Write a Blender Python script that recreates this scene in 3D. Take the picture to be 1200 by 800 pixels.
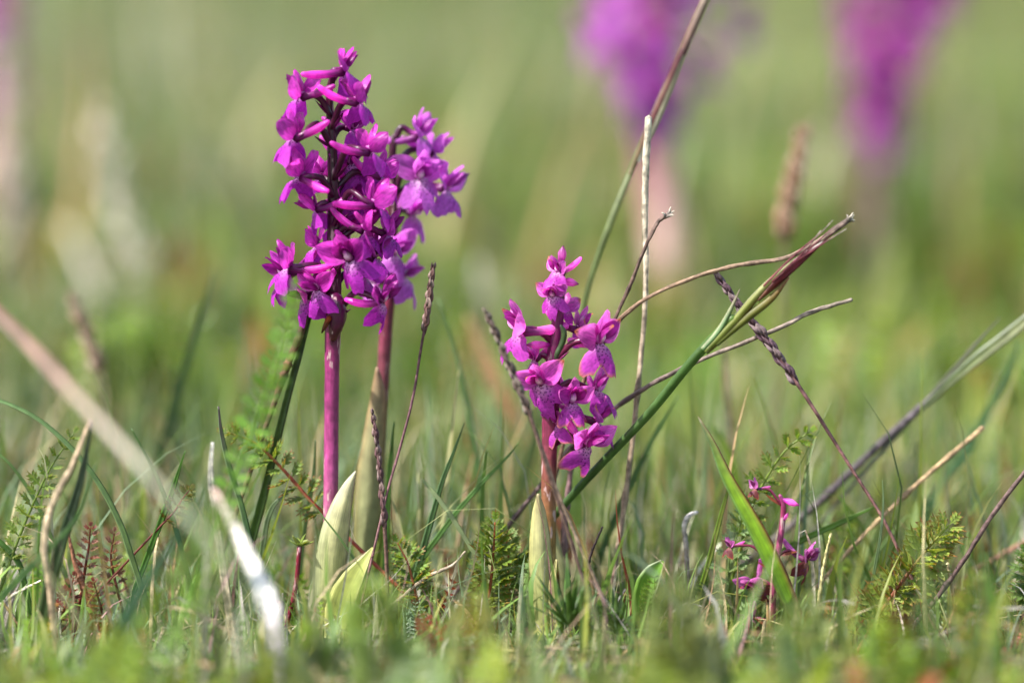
import bpy, math, random
import numpy as np
from mathutils import Vector, Matrix, Quaternion

# ------------------------------------------------------------------ scene, camera, light
S = bpy.context.scene
for o in list(bpy.data.objects):
    bpy.data.objects.remove(o)
COL = S.collection
R = math.radians
random.seed(7)
RNG = np.random.default_rng(11)

PXM = 0.00025            # metres per photo pixel in the plane of focus
DIST = 1.2               # camera to plane of focus
TILT = R(6.5)
ZC = 355 * PXM           # height of the frame centre: ground (z=0) lies at row 755
CAM = Vector((0, -DIST * math.cos(TILT), ZC + DIST * math.sin(TILT)))
FWD = Vector((0, math.cos(TILT), -math.sin(TILT)))
UPV = Vector((0, math.sin(TILT), math.cos(TILT)))

cd = bpy.data.cameras.new('camera')
cam = bpy.data.objects.new('camera', cd)
COL.objects.link(cam)
cam.location = CAM
cam.rotation_euler = (math.pi / 2 - TILT, 0, 0)
cd.sensor_width = 36
cd.lens = 36 * DIST / (1200 * PXM)
cd.clip_start = 0.01
cd.clip_end = 1000
cd.dof.use_dof = True
cd.dof.focus_distance = DIST - 0.002
cd.dof.aperture_fstop = 3.9
S.camera = cam

SUN_EL, SUN_AZ = R(52), R(-118)     # azimuth from +Y towards +X : left, a little to the camera's side
w = bpy.data.worlds.new('World')
S.world = w
w.use_nodes = True
nt = w.node_tree
bg = nt.nodes['Background']
sky = nt.nodes.new('ShaderNodeTexSky')
sky.sky_type = 'NISHITA'
sky.sun_disc = False
sky.sun_elevation = SUN_EL
sky.sun_rotation = SUN_AZ
sky.dust_density = 2.0
nt.links.new(sky.outputs[0], bg.inputs[0])
bg.inputs[1].default_value = 0.15
sd = bpy.data.lights.new('sun', 'SUN')
sd.energy = 4.6
sd.angle = R(0.6)
sd.color = (1.0, 0.975, 0.94)
sun = bpy.data.objects.new('sun', sd)
COL.objects.link(sun)
sdir = Vector((math.sin(SUN_AZ) * math.cos(SUN_EL), math.cos(SUN_AZ) * math.cos(SUN_EL), math.sin(SUN_EL)))
sun.rotation_euler = sdir.to_track_quat('Z', 'Y').to_euler()
sun.location = sdir * 3
S.view_settings.view_transform = 'Standard'
S.view_settings.look = 'None'
S.view_settings.exposure = 0.88
S.view_settings.gamma = 1
S.render.resolution_x, S.render.resolution_y = 1024, 682


def at(px, py, Y=0.0):
    """point of the vertical plane y=Y seen at photo pixel (px,py)"""
    d = FWD * DIST + Vector((1, 0, 0)) * (px - 600) * PXM + UPV * (400 - py) * PXM
    return CAM + d * ((Y - CAM.y) / d.y)


def pxs(Y):
    """metres per photo pixel at y=Y"""
    return PXM * (Y - CAM.y) / (-CAM.y)


def C(r, g, b):
    f = lambda c: (c / 255 / 12.92) if c < 10.3 else ((c / 255 + 0.055) / 1.055) ** 2.4
    return (f(r), f(g), f(b))


def mixc(a, b, t):
    return tuple(x + (y - x) * t for x, y in zip(a, b))


# ------------------------------------------------------------------ materials
def nodes(name):
    m = bpy.data.materials.new(name)
    m.use_nodes = True
    n = m.node_tree
    for x in list(n.nodes):
        n.nodes.remove(x)
    return m, n


def plant_mat(name, transl=0.35, rough=0.45, veins=60.0, vein_amt=0.25, noise_scale=260.0, noise_amt=0.35,
              tint=(1.5, 1.45, 0.7), spec=0.45, bump=0.3, fleck=None, rnd=0.0, sheen=0.0):
    m, n = nodes(name)
    N, L = n.nodes.new, n.links.new
    out = N('ShaderNodeOutputMaterial')
    at_ = N('ShaderNodeAttribute'); at_.attribute_name = 'Col'
    uv = N('ShaderNodeUVMap'); uv.uv_map = 'UVMap'
    mp = N('ShaderNodeMapping'); mp.inputs['Scale'].default_value = (veins, 3.0, 1)
    L(uv.outputs[0], mp.inputs[0])
    vn = N('ShaderNodeTexNoise'); vn.inputs['Scale'].default_value = 1.0; vn.inputs['Detail'].default_value = 2
    L(mp.outputs[0], vn.inputs['Vector'])
    tc = N('ShaderNodeTexCoord')
    nn = N('ShaderNodeTexNoise'); nn.inputs['Scale'].default_value = noise_scale; nn.inputs['Detail'].default_value = 3
    L(tc.outputs['Object'], nn.inputs['Vector'])
    r1 = N('ShaderNodeMapRange'); r1.inputs[1].default_value = .3; r1.inputs[2].default_value = .7
    r1.inputs[3].default_value = 1 - vein_amt; r1.inputs[4].default_value = 1 + vein_amt
    L(vn.outputs[0], r1.inputs[0])
    r2 = N('ShaderNodeMapRange'); r2.inputs[1].default_value = .3; r2.inputs[2].default_value = .7
    r2.inputs[3].default_value = 1 - noise_amt; r2.inputs[4].default_value = 1 + noise_amt
    L(nn.outputs[0], r2.inputs[0])
    mu = N('ShaderNodeMath'); mu.operation = 'MULTIPLY'
    L(r1.outputs[0], mu.inputs[0]); L(r2.outputs[0], mu.inputs[1])
    sc = mu.outputs[0]
    if rnd:
        oi = N('ShaderNodeObjectInfo')
        r3 = N('ShaderNodeMapRange'); r3.inputs[3].default_value = 1 - rnd; r3.inputs[4].default_value = 1 + rnd
        L(oi.outputs['Random'], r3.inputs[0])
        m2 = N('ShaderNodeMath'); m2.operation = 'MULTIPLY'
        L(sc, m2.inputs[0]); L(r3.outputs[0], m2.inputs[1]); sc = m2.outputs[0]
    vm = N('ShaderNodeVectorMath'); vm.operation = 'SCALE'
    L(at_.outputs['Color'], vm.inputs[0]); L(sc, vm.inputs['Scale'])
    colr = vm.outputs[0]
    if fleck:
        fn = N('ShaderNodeTexNoise'); fn.inputs['Scale'].default_value = fleck[1]; fn.inputs['Detail'].default_value = 4
        mp2 = N('ShaderNodeMapping'); mp2.inputs['Scale'].default_value = (1, 1, .35)
        L(tc.outputs['Object'], mp2.inputs[0]); L(mp2.outputs[0], fn.inputs['Vector'])
        r4 = N('ShaderNodeMapRange'); r4.inputs[1].default_value = fleck[2]; r4.inputs[2].default_value = fleck[2] + .06
        r4.inputs[4].default_value = .8
        L(fn.outputs[0], r4.inputs[0])
        mx = N('ShaderNodeMix'); mx.data_type = 'RGBA'
        L(r4.outputs[0], mx.inputs[0]); L(colr, mx.inputs[6]); mx.inputs[7].default_value = (*fleck[0], 1)
        colr = mx.outputs[2]
    p = N('ShaderNodeBsdfPrincipled')
    L(colr, p.inputs['Base Color'])
    p.inputs['Roughness'].default_value = rough
    p.inputs['Specular IOR Level'].default_value = spec
    if sheen:
        p.inputs['Sheen Weight'].default_value = sheen
    bp = N('ShaderNodeBump'); bp.inputs['Strength'].default_value = bump; bp.inputs['Distance'].default_value = 0.0002
    L(sc, bp.inputs['Height']); L(bp.outputs[0], p.inputs['Normal'])
    if transl > 0:
        tr = N('ShaderNodeBsdfTranslucent')
        v2 = N('ShaderNodeVectorMath'); v2.operation = 'MULTIPLY'; v2.inputs[1].default_value = tint
        L(colr, v2.inputs[0]); L(v2.outputs[0], tr.inputs[0])
        ms = N('ShaderNodeMixShader'); ms.inputs[0].default_value = transl
        L(p.outputs[0], ms.inputs[1]); L(tr.outputs[0], ms.inputs[2])
        L(ms.outputs[0], out.inputs[0])
    else:
        L(p.outputs[0], out.inputs[0])
    return m


def lip_mat():
    """petal with a pale throat and dark purple spots"""
    m, n = nodes('orchid_lip')
    N, L = n.nodes.new, n.links.new
    out = N('ShaderNodeOutputMaterial')
    at_ = N('ShaderNodeAttribute'); at_.attribute_name = 'Col'
    uv = N('ShaderNodeUVMap'); uv.uv_map = 'UVMap'
    vo = N('ShaderNodeTexVoronoi'); vo.inputs['Scale'].default_value = 10.5; vo.voronoi_dimensions = '2D'
    L(uv.outputs[0], vo.inputs['Vector'])
    r = N('ShaderNodeMapRange'); r.inputs[1].default_value = .16; r.inputs[2].default_value = .28
    r.inputs[3].default_value = 1; r.inputs[4].default_value = 0
    L(vo.outputs['Distance'], r.inputs[0])
    sx = N('ShaderNodeSeparateXYZ'); L(uv.outputs[0], sx.inputs[0])
    a = N('ShaderNodeMath'); a.operation = 'SUBTRACT'; a.inputs[1].default_value = .5; L(sx.outputs[0], a.inputs[0])
    b = N('ShaderNodeMath'); b.operation = 'ABSOLUTE'; L(a.outputs[0], b.inputs[0])
    c = N('ShaderNodeMapRange'); c.inputs[1].default_value = .24; c.inputs[2].default_value = .36
    c.inputs[3].default_value = 1; c.inputs[4].default_value = 0; L(b.outputs[0], c.inputs[0])
    d = N('ShaderNodeMapRange'); d.inputs[1].default_value = .55; d.inputs[2].default_value = .72
    d.inputs[3].default_value = 1; d.inputs[4].default_value = 0; L(sx.outputs[1], d.inputs[0])
    e = N('ShaderNodeMath'); e.operation = 'MULTIPLY'; L(c.outputs[0], e.inputs[0]); L(d.outputs[0], e.inputs[1])
    f = N('ShaderNodeMath'); f.operation = 'MULTIPLY'; L(e.outputs[0], f.inputs[0]); L(r.outputs[0], f.inputs[1])
    nn = N('ShaderNodeTexNoise'); nn.inputs['Scale'].default_value = 14; nn.inputs['Detail'].default_value = 3
    L(uv.outputs[0], nn.inputs['Vector'])
    r2 = N('ShaderNodeMapRange'); r2.inputs[1].default_value = .3; r2.inputs[2].default_value = .7
    r2.inputs[3].default_value = .75; r2.inputs[4].default_value = 1.25; L(nn.outputs[0], r2.inputs[0])
    vm = N('ShaderNodeVectorMath'); vm.operation = 'SCALE'
    L(at_.outputs['Color'], vm.inputs[0]); L(r2.outputs[0], vm.inputs['Scale'])
    mx = N('ShaderNodeMix'); mx.data_type = 'RGBA'
    L(f.outputs[0], mx.inputs[0]); L(vm.outputs[0], mx.inputs[6]); mx.inputs[7].default_value = (.16, .01, .16, 1)
    p = N('ShaderNodeBsdfPrincipled'); L(mx.outputs[2], p.inputs['Base Color']); p.inputs['Roughness'].default_value = .55
    p.inputs['Specular IOR Level'].default_value = .35
    bp = N('ShaderNodeBump'); bp.inputs['Strength'].default_value = .4; bp.inputs['Distance'].default_value = .0002
    L(nn.outputs[0], bp.inputs['Height']); L(bp.outputs[0], p.inputs['Normal'])
    tr = N('ShaderNodeBsdfTranslucent'); L(mx.outputs[2], tr.inputs[0])
    ms = N('ShaderNodeMixShader'); ms.inputs[0].default_value = .4
    L(p.outputs[0], ms.inputs[1]); L(tr.outputs[0], ms.inputs[2]); L(ms.outputs[0], out.inputs[0])
    return m


M_LEAF = plant_mat('green_blade', transl=.35, rough=.38, veins=9, vein_amt=.22, noise_amt=.25, spec=.5)
M_DRY = plant_mat('dry_straw', transl=.15, rough=.65, veins=8, vein_amt=.35, noise_scale=520, noise_amt=.55, tint=(1.1, 1, .9), spec=.3, bump=.8)
M_SHEATH = plant_mat('sheath_leaf', transl=.35, rough=.42, veins=34, vein_amt=.20, noise_scale=260, noise_amt=.20, tint=(1.1, 1.1, .8), spec=.45, bump=.25)
M_PETAL = plant_mat('orchid_petal', transl=.52, rough=.33, veins=12, vein_amt=.36, noise_scale=500, noise_amt=.26, tint=(1.45, 1.5, 1.4), spec=.5, bump=.5, rnd=.34)
M_LIP = lip_mat()
M_STEM = plant_mat('orchid_stem', transl=0, rough=.36, veins=11, vein_amt=.24, noise_scale=420, noise_amt=.28, spec=.5, bump=.5,
                   fleck=((.55, .38, .36), 400, .60))
M_OVARY = plant_mat('ovary_skin', transl=0, rough=.34, veins=12, vein_amt=.2, noise_scale=600, noise_amt=.3, spec=.5, bump=.4)
M_GRASS = plant_mat('meadow_grass', transl=.35, rough=.5, veins=4, vein_amt=.1, noise_scale=90, noise_amt=.2, tint=(1.15, 1.25, .85), spec=.4, bump=0)
M_HERB = plant_mat('herb_leaf', transl=.38, rough=.36, veins=4, vein_amt=.15, noise_scale=500, noise_amt=.3, tint=(1.5, 1.4, .6), spec=.5, bump=.3, rnd=.15)


def ground_mat():
    m, n = nodes('turf_soil')
    N, L = n.nodes.new, n.links.new
    out = N('ShaderNodeOutputMaterial'); p = N('ShaderNodeBsdfPrincipled')
    tc = N('ShaderNodeTexCoord')
    n1 = N('ShaderNodeTexNoise'); n1.inputs['Scale'].default_value = 3.5; n1.inputs['Detail'].default_value = 4
    n2 = N('ShaderNodeTexNoise'); n2.inputs['Scale'].default_value = 130; n2.inputs['Detail'].default_value = 5
    L(tc.outputs['Object'], n1.inputs[0]); L(tc.outputs['Object'], n2.inputs[0])
    cr = N('ShaderNodeValToRGB')
    cr.color_ramp.elements[0].position = .35; cr.color_ramp.elements[0].color = (.05, .09, .02, 1)
    cr.color_ramp.elements[1].position = .65; cr.color_ramp.elements[1].color = (.13, .13, .05, 1)
    L(n1.outputs[0], cr.inputs[0])
    c2 = N('ShaderNodeValToRGB')
    c2.color_ramp.elements[0].position = .38; c2.color_ramp.elements[0].color = (.35, .25, .18, 1)
    c2.color_ramp.elements[1].position = .62; c2.color_ramp.elements[1].color = (1.3, 1.25, 1.0, 1)
    L(n2.outputs[0], c2.inputs[0])
    mx = N('ShaderNodeMix'); mx.data_type = 'RGBA'; mx.blend_type = 'MULTIPLY'; mx.inputs[0].default_value = 1
    L(cr.outputs[0], mx.inputs[6]); L(c2.outputs[0], mx.inputs[7])
    L(mx.outputs[2], p.inputs['Base Color']); p.inputs['Roughness'].default_value = .9
    bp = N('ShaderNodeBump'); bp.inputs['Strength'].default_value = .8; bp.inputs['Distance'].default_value = .004
    L(n2.outputs[0], bp.inputs['Height']); L(bp.outputs[0], p.inputs['Normal'])
    L(p.outputs[0], out.inputs[0])
    return m


# ------------------------------------------------------------------ mesh helpers
class G:
    def __init__(s):
        s.v, s.f, s.c, s.uv = [], [], [], []

    def add(s, v, c, uv=(0, 0)):
        s.v.append(tuple(v)); s.c.append(tuple(c)); s.uv.append(tuple(uv))
        return len(s.v) - 1

    def mesh(s, name, mat, xf=None):
        me = bpy.data.meshes.new(name)
        v = [xf @ Vector(p) for p in s.v] if xf is not None else s.v
        me.from_pydata([tuple(p) for p in v], [], s.f)
        finish(me, np.array(s.c, dtype=np.float32), np.array(s.uv, dtype=np.float32), mat)
        return me


def finish(me, cols, uvs, mat, smooth=True):
    n = len(me.vertices)
    ca = me.attributes.new('Col', 'FLOAT_COLOR', 'POINT')
    buf = np.ones((n, 4), dtype=np.float32); buf[:, :3] = cols
    ca.data.foreach_set('color', buf.ravel())
    ul = me.uv_layers.new(name='UVMap')
    li = np.zeros(len(me.loops), dtype=np.int32)
    me.loops.foreach_get('vertex_index', li)
    ul.data.foreach_set('uv', uvs[li].ravel())
    if smooth:
        me.polygons.foreach_set('use_smooth', np.ones(len(me.polygons), dtype=bool))
    me.materials.append(mat)
    me.update()


def link(name, me, parent=None, M=None):
    o = bpy.data.objects.new(name, me)
    COL.objects.link(o)
    if parent is not None:
        o.parent = parent
    if M is not None:
        o.matrix_basis = M
    return o


def thing(name, label, cat, group=None, loc=(0, 0, 0), me=None):
    o = bpy.data.objects.new(name, me)
    COL.objects.link(o)
    o.location = loc
    o['label'] = label
    o['category'] = cat
    if group:
        o['group'] = group
    if me is None:
        o.empty_display_size = .01
    return o


def spline(pts, n):
    """Catmull-Rom through the points, n samples"""
    P = [Vector(p) for p in pts]
    if len(P) == 2:
        return [P[0].lerp(P[1], i / (n - 1)) for i in range(n)]
    P = [P[0] * 2 - P[1]] + P + [P[-1] * 2 - P[-2]]
    segs = len(P) - 3
    out = []
    for i in range(n):
        t = i / (n - 1) * segs
        k = min(int(t), segs - 1); t -= k
        a, b, c, d = P[k:k + 4]
        out.append(.5 * ((2 * b) + (c - a) * t + (2 * a - 5 * b + 4 * c - d) * t * t + (3 * b - a - 3 * c + d) * t ** 3))
    return out


def lerplist(vals, t):
    if not isinstance(vals, (list, tuple)) or (isinstance(vals, tuple) and not isinstance(vals[0], (tuple, list))):
        return vals
    x = t * (len(vals) - 1); k = min(int(x), len(vals) - 2) if len(vals) > 1 else 0
    if len(vals) == 1:
        return vals[0]
    f = x - k
    if isinstance(vals[0], (tuple, list)):
        return mixc(vals[k], vals[k + 1], f)
    return vals[k] * (1 - f) + vals[k + 1] * f


def tube(g, pts, rad, cols, n=8, lump=0.0, flat=1.0, seed=0, rib=0.0, ring=0.0, tone=0.0):
    """tube along pts; rad and cols are lists read along the length"""
    rnd = random.Random(seed)
    N = len(pts)
    T = [(pts[min(i + 1, N - 1)] - pts[max(i - 1, 0)]).normalized() for i in range(N)]
    a = T[0].orthogonal().normalized()
    base = len(g.v)
    L = 0
    for i in range(N):
        a = (a - T[i] * a.dot(T[i])).normalized()
        b = T[i].cross(a)
        if i: L += (pts[i] - pts[i - 1]).length
        t = i / (N - 1)
        r = lerplist(rad, t) * (1 + rnd.uniform(-ring, ring)); c = lerplist(cols, t)
        if tone:
            q = 1 + tone * (math.sin(i * .9 + seed) * .6 + rnd.uniform(-.7, .7)); c = tuple(x * q for x in c)
        for k in range(n):
            th = 2 * math.pi * k / n
            rr = r * (1 + rnd.uniform(-lump, lump) + rib * math.cos(n / 2 * th))
            g.add(pts[i] + a * math.cos(th) * rr + b * math.sin(th) * rr * flat, c, (k / n, L * 40))
    for i in range(N - 1):
        for k in range(n):
            g.f.append((base + i * n + k, base + i * n + (k + 1) % n, base + (i + 1) * n + (k + 1) % n, base + (i + 1) * n + k))
    for e, i in ((0, 0), (1, N - 1)):
        ci = g.add(pts[i] + (T[i] * lerplist(rad, e) * (.8 if e else -.8)), lerplist(cols, e), (0, 0))
        for k in range(n):
            f = (base + i * n + k, base + i * n + (k + 1) % n, ci)
            g.f.append(f if e else f[::-1])


def ribbon(g, pts, wid, cols, edge=None, fold=.35, face=None, twist=0.0, thick=.12, na=4, roll=0.0):
    """leaf blade: folded along its midrib, with real thickness. edge = (left colours, right colours)"""
    N = len(pts)
    face = Vector(face) if face else Vector((0, -1, .25))
    T = [(pts[min(i + 1, N - 1)] - pts[max(i - 1, 0)]).normalized() for i in range(N)]
    base = len(g.v); L = 0
    ring = 2 * na
    for i in range(N):
        t = i / (N - 1)
        nrm = (face - T[i] * face.dot(T[i])).normalized()
        nrm = Quaternion(T[i], roll + twist * t) @ nrm
        sd_ = T[i].cross(nrm)
        if i: L += (pts[i] - pts[i - 1]).length
        w_ = lerplist(wid, t) * .5; c = lerplist(cols, t)
        cl = lerplist(edge[0], t) if edge else c
        cr_ = lerplist(edge[1], t) if edge else c
        for side in (1, -1):
            rng = range(na + 1) if side == 1 else range(na - 1, 0, -1)
            for k in rng:
                u = k / na * 2 - 1
                off = fold * (abs(u) ** 1.6) * w_ + side * thick * w_ * (1 - u * u)
                e = max(0, abs(u) - .25) / .75
                cc = mixc(c, cl if u < 0 else cr_, e * e)
                g.add(pts[i] + sd_ * u * w_ + nrm * off, cc, (u * .5 + .5, L * 40))
    for i in range(N - 1):
        for k in range(ring):
            g.f.append((base + i * ring + k, base + i * ring + (k + 1) % ring, base + (i + 1) * ring + (k + 1) % ring, base + (i + 1) * ring + k))
    for i in (0, N - 1):
        for k in range(1, na):
            a_, b_ = base + i * ring + k, base + i * ring + (ring - k)
            if k == 1:
                g.f.append((base + i * ring, a_, b_))
            if k < na:
                nxt = base + i * ring + k + 1
                nb = base + i * ring + (ring - k - 1) if k + 1 < na else nxt
                g.f.append((a_, nxt, b_) if nb == nxt else (a_, nxt, nb, b_))


def trace(pix, Y, n=24):
    """photo pixels -> smooth world path; Y a number or a list read along it. the path starts at its first point"""
    m = len(pix)
    return spline([at(x, y, lerplist(Y, i / (m - 1)) if isinstance(Y, list) else Y) for i, (x, y) in enumerate(pix)], n)


def grounded(P):
    """carry a steep stem on down to the soil below its first point"""
    d = (P[0] - P[2]).normalized()
    if P[0].z > .001 and d.z < -.35:
        L = (P[0].z + .002) / -d.z
        if L < .09 * (1 if d.z < -.6 else .3):
            step = (P[1] - P[0]).length + 1e-6; n = max(1, min(12, int(L / step)))
            return [P[0] + d * L * (n - i) / n for i in range(n)] + P
    return P


# palette (albedo)
GREEN = C(106, 124, 66); DKGREEN = C(66, 90, 50); TEAL = C(104, 126, 98); YGREEN = C(138, 150, 66); PALEGREEN = C(150, 162, 114)
STRAW = C(196, 176, 136); PALE = C(222, 212, 190); TAN = C(166, 136, 98); BROWN = C(104, 78, 62); PURB = C(100, 66, 78)
RED = C(130, 44, 40); ORANGE = C(178, 104, 44); GREY = C(150, 140, 130); PINKD = C(172, 130, 130)

# ------------------------------------------------------------------ the ground
def gz(x, y):
    """height of the turf surface"""
    return (.003 * np.sin(x * 31 + 1.3) * np.cos(y * 27) + .006 * np.sin(x * 9 + y * 5) * np.minimum(1, abs(y) * 2)
            + .02 * np.sin(x * 1.7 + .6) * np.sin(y * 1.3 + .4) * np.clip((np.hypot(x, y) - .4) / 2, 0, 1))


gx = np.concatenate([-np.geomspace(300, .7, 26), np.linspace(-.6, .6, 61), np.geomspace(.7, 300, 26)])
gy = np.concatenate([-np.geomspace(300, 1.3, 16), np.linspace(-1.2, 1.2, 97), np.geomspace(1.3, 300, 36)])
XX, YY = np.meshgrid(gx, gy)
ZZ = gz(XX, YY)
me = bpy.data.meshes.new('ground')
nx, ny = len(gx), len(gy)
me.from_pydata(np.stack([XX, YY, ZZ], -1).reshape(-1, 3).tolist(), [],
               [(j * nx + i, j * nx + i + 1, (j + 1) * nx + i + 1, (j + 1) * nx + i) for j in range(ny - 1) for i in range(nx - 1)])
me.materials.append(ground_mat())
me.polygons.foreach_set('use_smooth', np.ones(len(me.polygons), dtype=bool))
go = bpy.data.objects.new('ground', me)
COL.objects.link(go)
go['kind'] = 'structure'
go['label'] = 'mossy olive brown turf soil under the meadow'


# ------------------------------------------------------------------ stuff: scattered turf
def tmpl_blade(segs=5, bend=.4, fold=.25, tipbend=0):
    v, f, t, uv = [], [], [], []
    y = z = 0; ang = 0
    for i in range(segs + 1):
        s = i / segs
        w_ = .5 * (1 - s ** 2.2) * (.75 + .5 * min(1, s * 3) * (1 - s)) + .015
        if i:
            ang = bend * s + tipbend * max(0, s - .5) * 2
            y += math.sin(ang) / segs; z += math.cos(ang) / segs
        v += [(-w_, y, z), (0, y, z), (w_, y, z)]
        # y offset of the fold is applied to width scale below through the fourth number
        t += [s] * 3; uv += [(0, s), (.5, s), (1, s)]
    foldv = [(fold if k % 3 != 1 else 0) * (1 - (k // 3) / segs) for k in range(len(v))]
    for i in range(segs):
        a = i * 3
        f += [(a, a + 1, a + 4, a + 3), (a + 1, a + 2, a + 5, a + 4)]
    return dict(v=np.array(v), fold=np.array(foldv), f=f, t=np.array(t), uv=np.array(uv))


def tmpl_sprig(kind, seed):
    """little herb sprig: a stem with small leaves. kind: 'whorl' or 'feather'"""
    r = random.Random(seed)
    v, f, t, uv = [], [], [], []
    def leaf(p, d, L, w_, n, t0):
        d = d.normalized(); s = d.cross(n).normalized()
        b = len(v)
        for q in (p, p + d * L * .5 + s * w_ + n * L * .08, p + d * L - n * L * .1, p + d * L * .5 - s * w_ + n * L * .08):
            v.append(tuple(q)); uv.append((.5, 0))
        t.extend([t0, t0 + .2, t0 + .45, t0 + .2])
        f.append((b, b + 1, b + 2)); f.append((b, b + 2, b + 3))
    n_ = 9 if kind == 'whorl' else 11
    for i in range(n_):
        s = (i + 1) / n_
        p = Vector((.06 * math.sin(s * 4 + seed), .12 * s * s, s * .96))
        if kind == 'whorl':
            for k in range(6):
                a = k * math.pi / 3 + i * .5 + r.uniform(-.2, .2)
                leaf(p, Vector((math.cos(a), math.sin(a), .5 + .5 * s)), .20 * (1.25 - s * .6), .028, Vector((0, 0, 1)), s * .5)
        else:
            for sg in (-1, 1):
                L = .26 * math.sin(math.pi * min(1, s * .85 + .1)) + .04
                d = Vector((sg, .1 * r.uniform(-1, 1), .45))
                leaf(p, d, L, L * .20, Vector((0, -1, .3)), s * .5)
                for q in (.45, .75):
                    pp = p + d.normalized() * L * q
                    leaf(pp, Vector((sg * .5, .15, 1)), L * .38, L * .09, Vector((0, -1, .3)), s * .5 + .25)
                    leaf(pp, Vector((sg * .8, -.3, -.5)), L * .34, L * .09, Vector((0, -1, .3)), s * .5 + .25)
    b = len(v)
    for q in ((-.012, 0, 0), (.012, 0, 0), (.012 + .06 * math.sin(4 + seed), .12, .96), (.06 * math.sin(4 + seed), .12, .96)):
        v.append(q); t.append(1.5); uv.append((0, 0))
    f.append((b, b + 1, b + 2, b + 3))
    return dict(v=np.array(v), fold=np.zeros(len(v)), f=f, t=np.clip(np.array(t), 0, 1), uv=np.array(uv))


BLADES = [tmpl_blade(5, b, .3, tb) for b, tb in ((.1, .1), (.35, .2), (.6, .3), (.3, 1.2), (.8, .6), (.15, -.5))]
BL3 = [tmpl_blade(3, b, .3, tb) for b, tb in ((.12, .2), (.4, .3), (.7, .6))]
SPR = [tmpl_sprig('whorl', k) for k in range(3)]
FEA = [tmpl_sprig('feather', k) for k in range(3)]


def scatter(name, label, tmpls, pos, H, W, col0, col1, mat, lean=.25, iso=False, lie=False):
    """merge many transformed copies of the templates into ONE stuff mesh"""
    n = len(pos)
    which = RNG.integers(0, len(tmpls), n)
    V, F4, CC, UU = [], [], [], []
    loops, starts, totals = [], [], []
    base = 0; lp = 0
    for ti, T in enumerate(tmpls):
        idx = np.nonzero(which == ti)[0]
        m = len(idx)
        if not m:
            continue
        k = len(T['v'])
        h = H[idx][:, None]; w_ = W[idx][:, None]
        x = T['v'][None, :, 0] * (h if iso else w_)
        y = T['v'][None, :, 1] * h + T['fold'][None, :] * w_
        z = T['v'][None, :, 2] * h
        la = RNG.normal(0, lean, m)[:, None]
        if lie:
            la = (np.pi / 2 - np.abs(RNG.normal(0, .12, m)))[:, None]
        y, z = y * np.cos(la) + z * np.sin(la), -y * np.sin(la) + z * np.cos(la)
        a = RNG.uniform(0, 2 * np.pi, m)[:, None]
        x, y = x * np.cos(a) - y * np.sin(a), x * np.sin(a) + y * np.cos(a)
        P = np.stack([x + pos[idx, 0:1], y + pos[idx, 1:2], z + pos[idx, 2:3]], -1)
        V.append(P.reshape(-1, 3))
        t = T['t'][None, :, None]
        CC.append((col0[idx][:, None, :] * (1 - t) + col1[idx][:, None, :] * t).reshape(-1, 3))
        UU.append(np.tile(T['uv'], (m, 1)))
        fl = np.concatenate([np.array(f) for f in T['f']]); ft = np.array([len(f) for f in T['f']])
        off = (np.arange(m) * k + base)[:, None]
        loops.append((fl[None, :] + off).ravel())
        totals.append(np.tile(ft, m))
        base += m * k
    V = np.concatenate(V); loops = np.concatenate(loops); totals = np.concatenate(totals)
    starts = np.concatenate([[0], np.cumsum(totals)[:-1]])
    me = bpy.data.meshes.new(name)
    me.vertices.add(len(V)); me.vertices.foreach_set('co', V.astype(np.float32).ravel())
    me.loops.add(len(loops)); me.loops.foreach_set('vertex_index', loops.astype(np.int32))
    me.polygons.add(len(totals))
    me.polygons.foreach_set('loop_start', starts.astype(np.int32))
    me.update(calc_edges=True)
    finish(me, np.concatenate(CC).astype(np.float32), np.concatenate(UU).astype(np.float32), mat)
    o = bpy.data.objects.new(name, me)
    COL.objects.link(o)
    o['kind'] = 'stuff'; o['label'] = label; o['category'] = 'grass' if 'grass' in name else name.split('_')[-1]
    return o


def field(n, x0, x1, y0, y1, fan=0.0):
    """random points; fan widens the strip with distance from the camera"""
    y = RNG.uniform(y0, y1, n)
    x = RNG.uniform(x0, x1, n)
    if fan:
        x = x * (1 + fan * (y - y0))
    return np.stack([x, y, gz(x, y)], -1)


def vnoise(x, y, s, ph=0):
    return .5 + .25 * (np.sin(x * s + ph + 2 * np.sin(y * s * .7 + ph)) + np.sin(y * s * .9 - ph * 1.7 + 1.6 * np.sin(x * s * 1.3 + ph)))


def blend(cols, wts):
    """pick one colour per instance by weights, jitter it"""
    n = wts.shape[0]
    cum = np.cumsum(wts / wts.sum(1, keepdims=True), 1)
    k = (RNG.uniform(0, 1, n)[:, None] > cum).sum(1).clip(0, len(cols) - 1)
    c = np.array(cols)[k]
    return c * RNG.uniform(.72, 1.3, (n, 1)) * RNG.uniform(.93, 1.07, (n, 3)), k


TURF = [C(100, 126, 64), TEAL, YGREEN, STRAW, TAN, C(140, 74, 56), PALE, C(156, 162, 110)]


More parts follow.
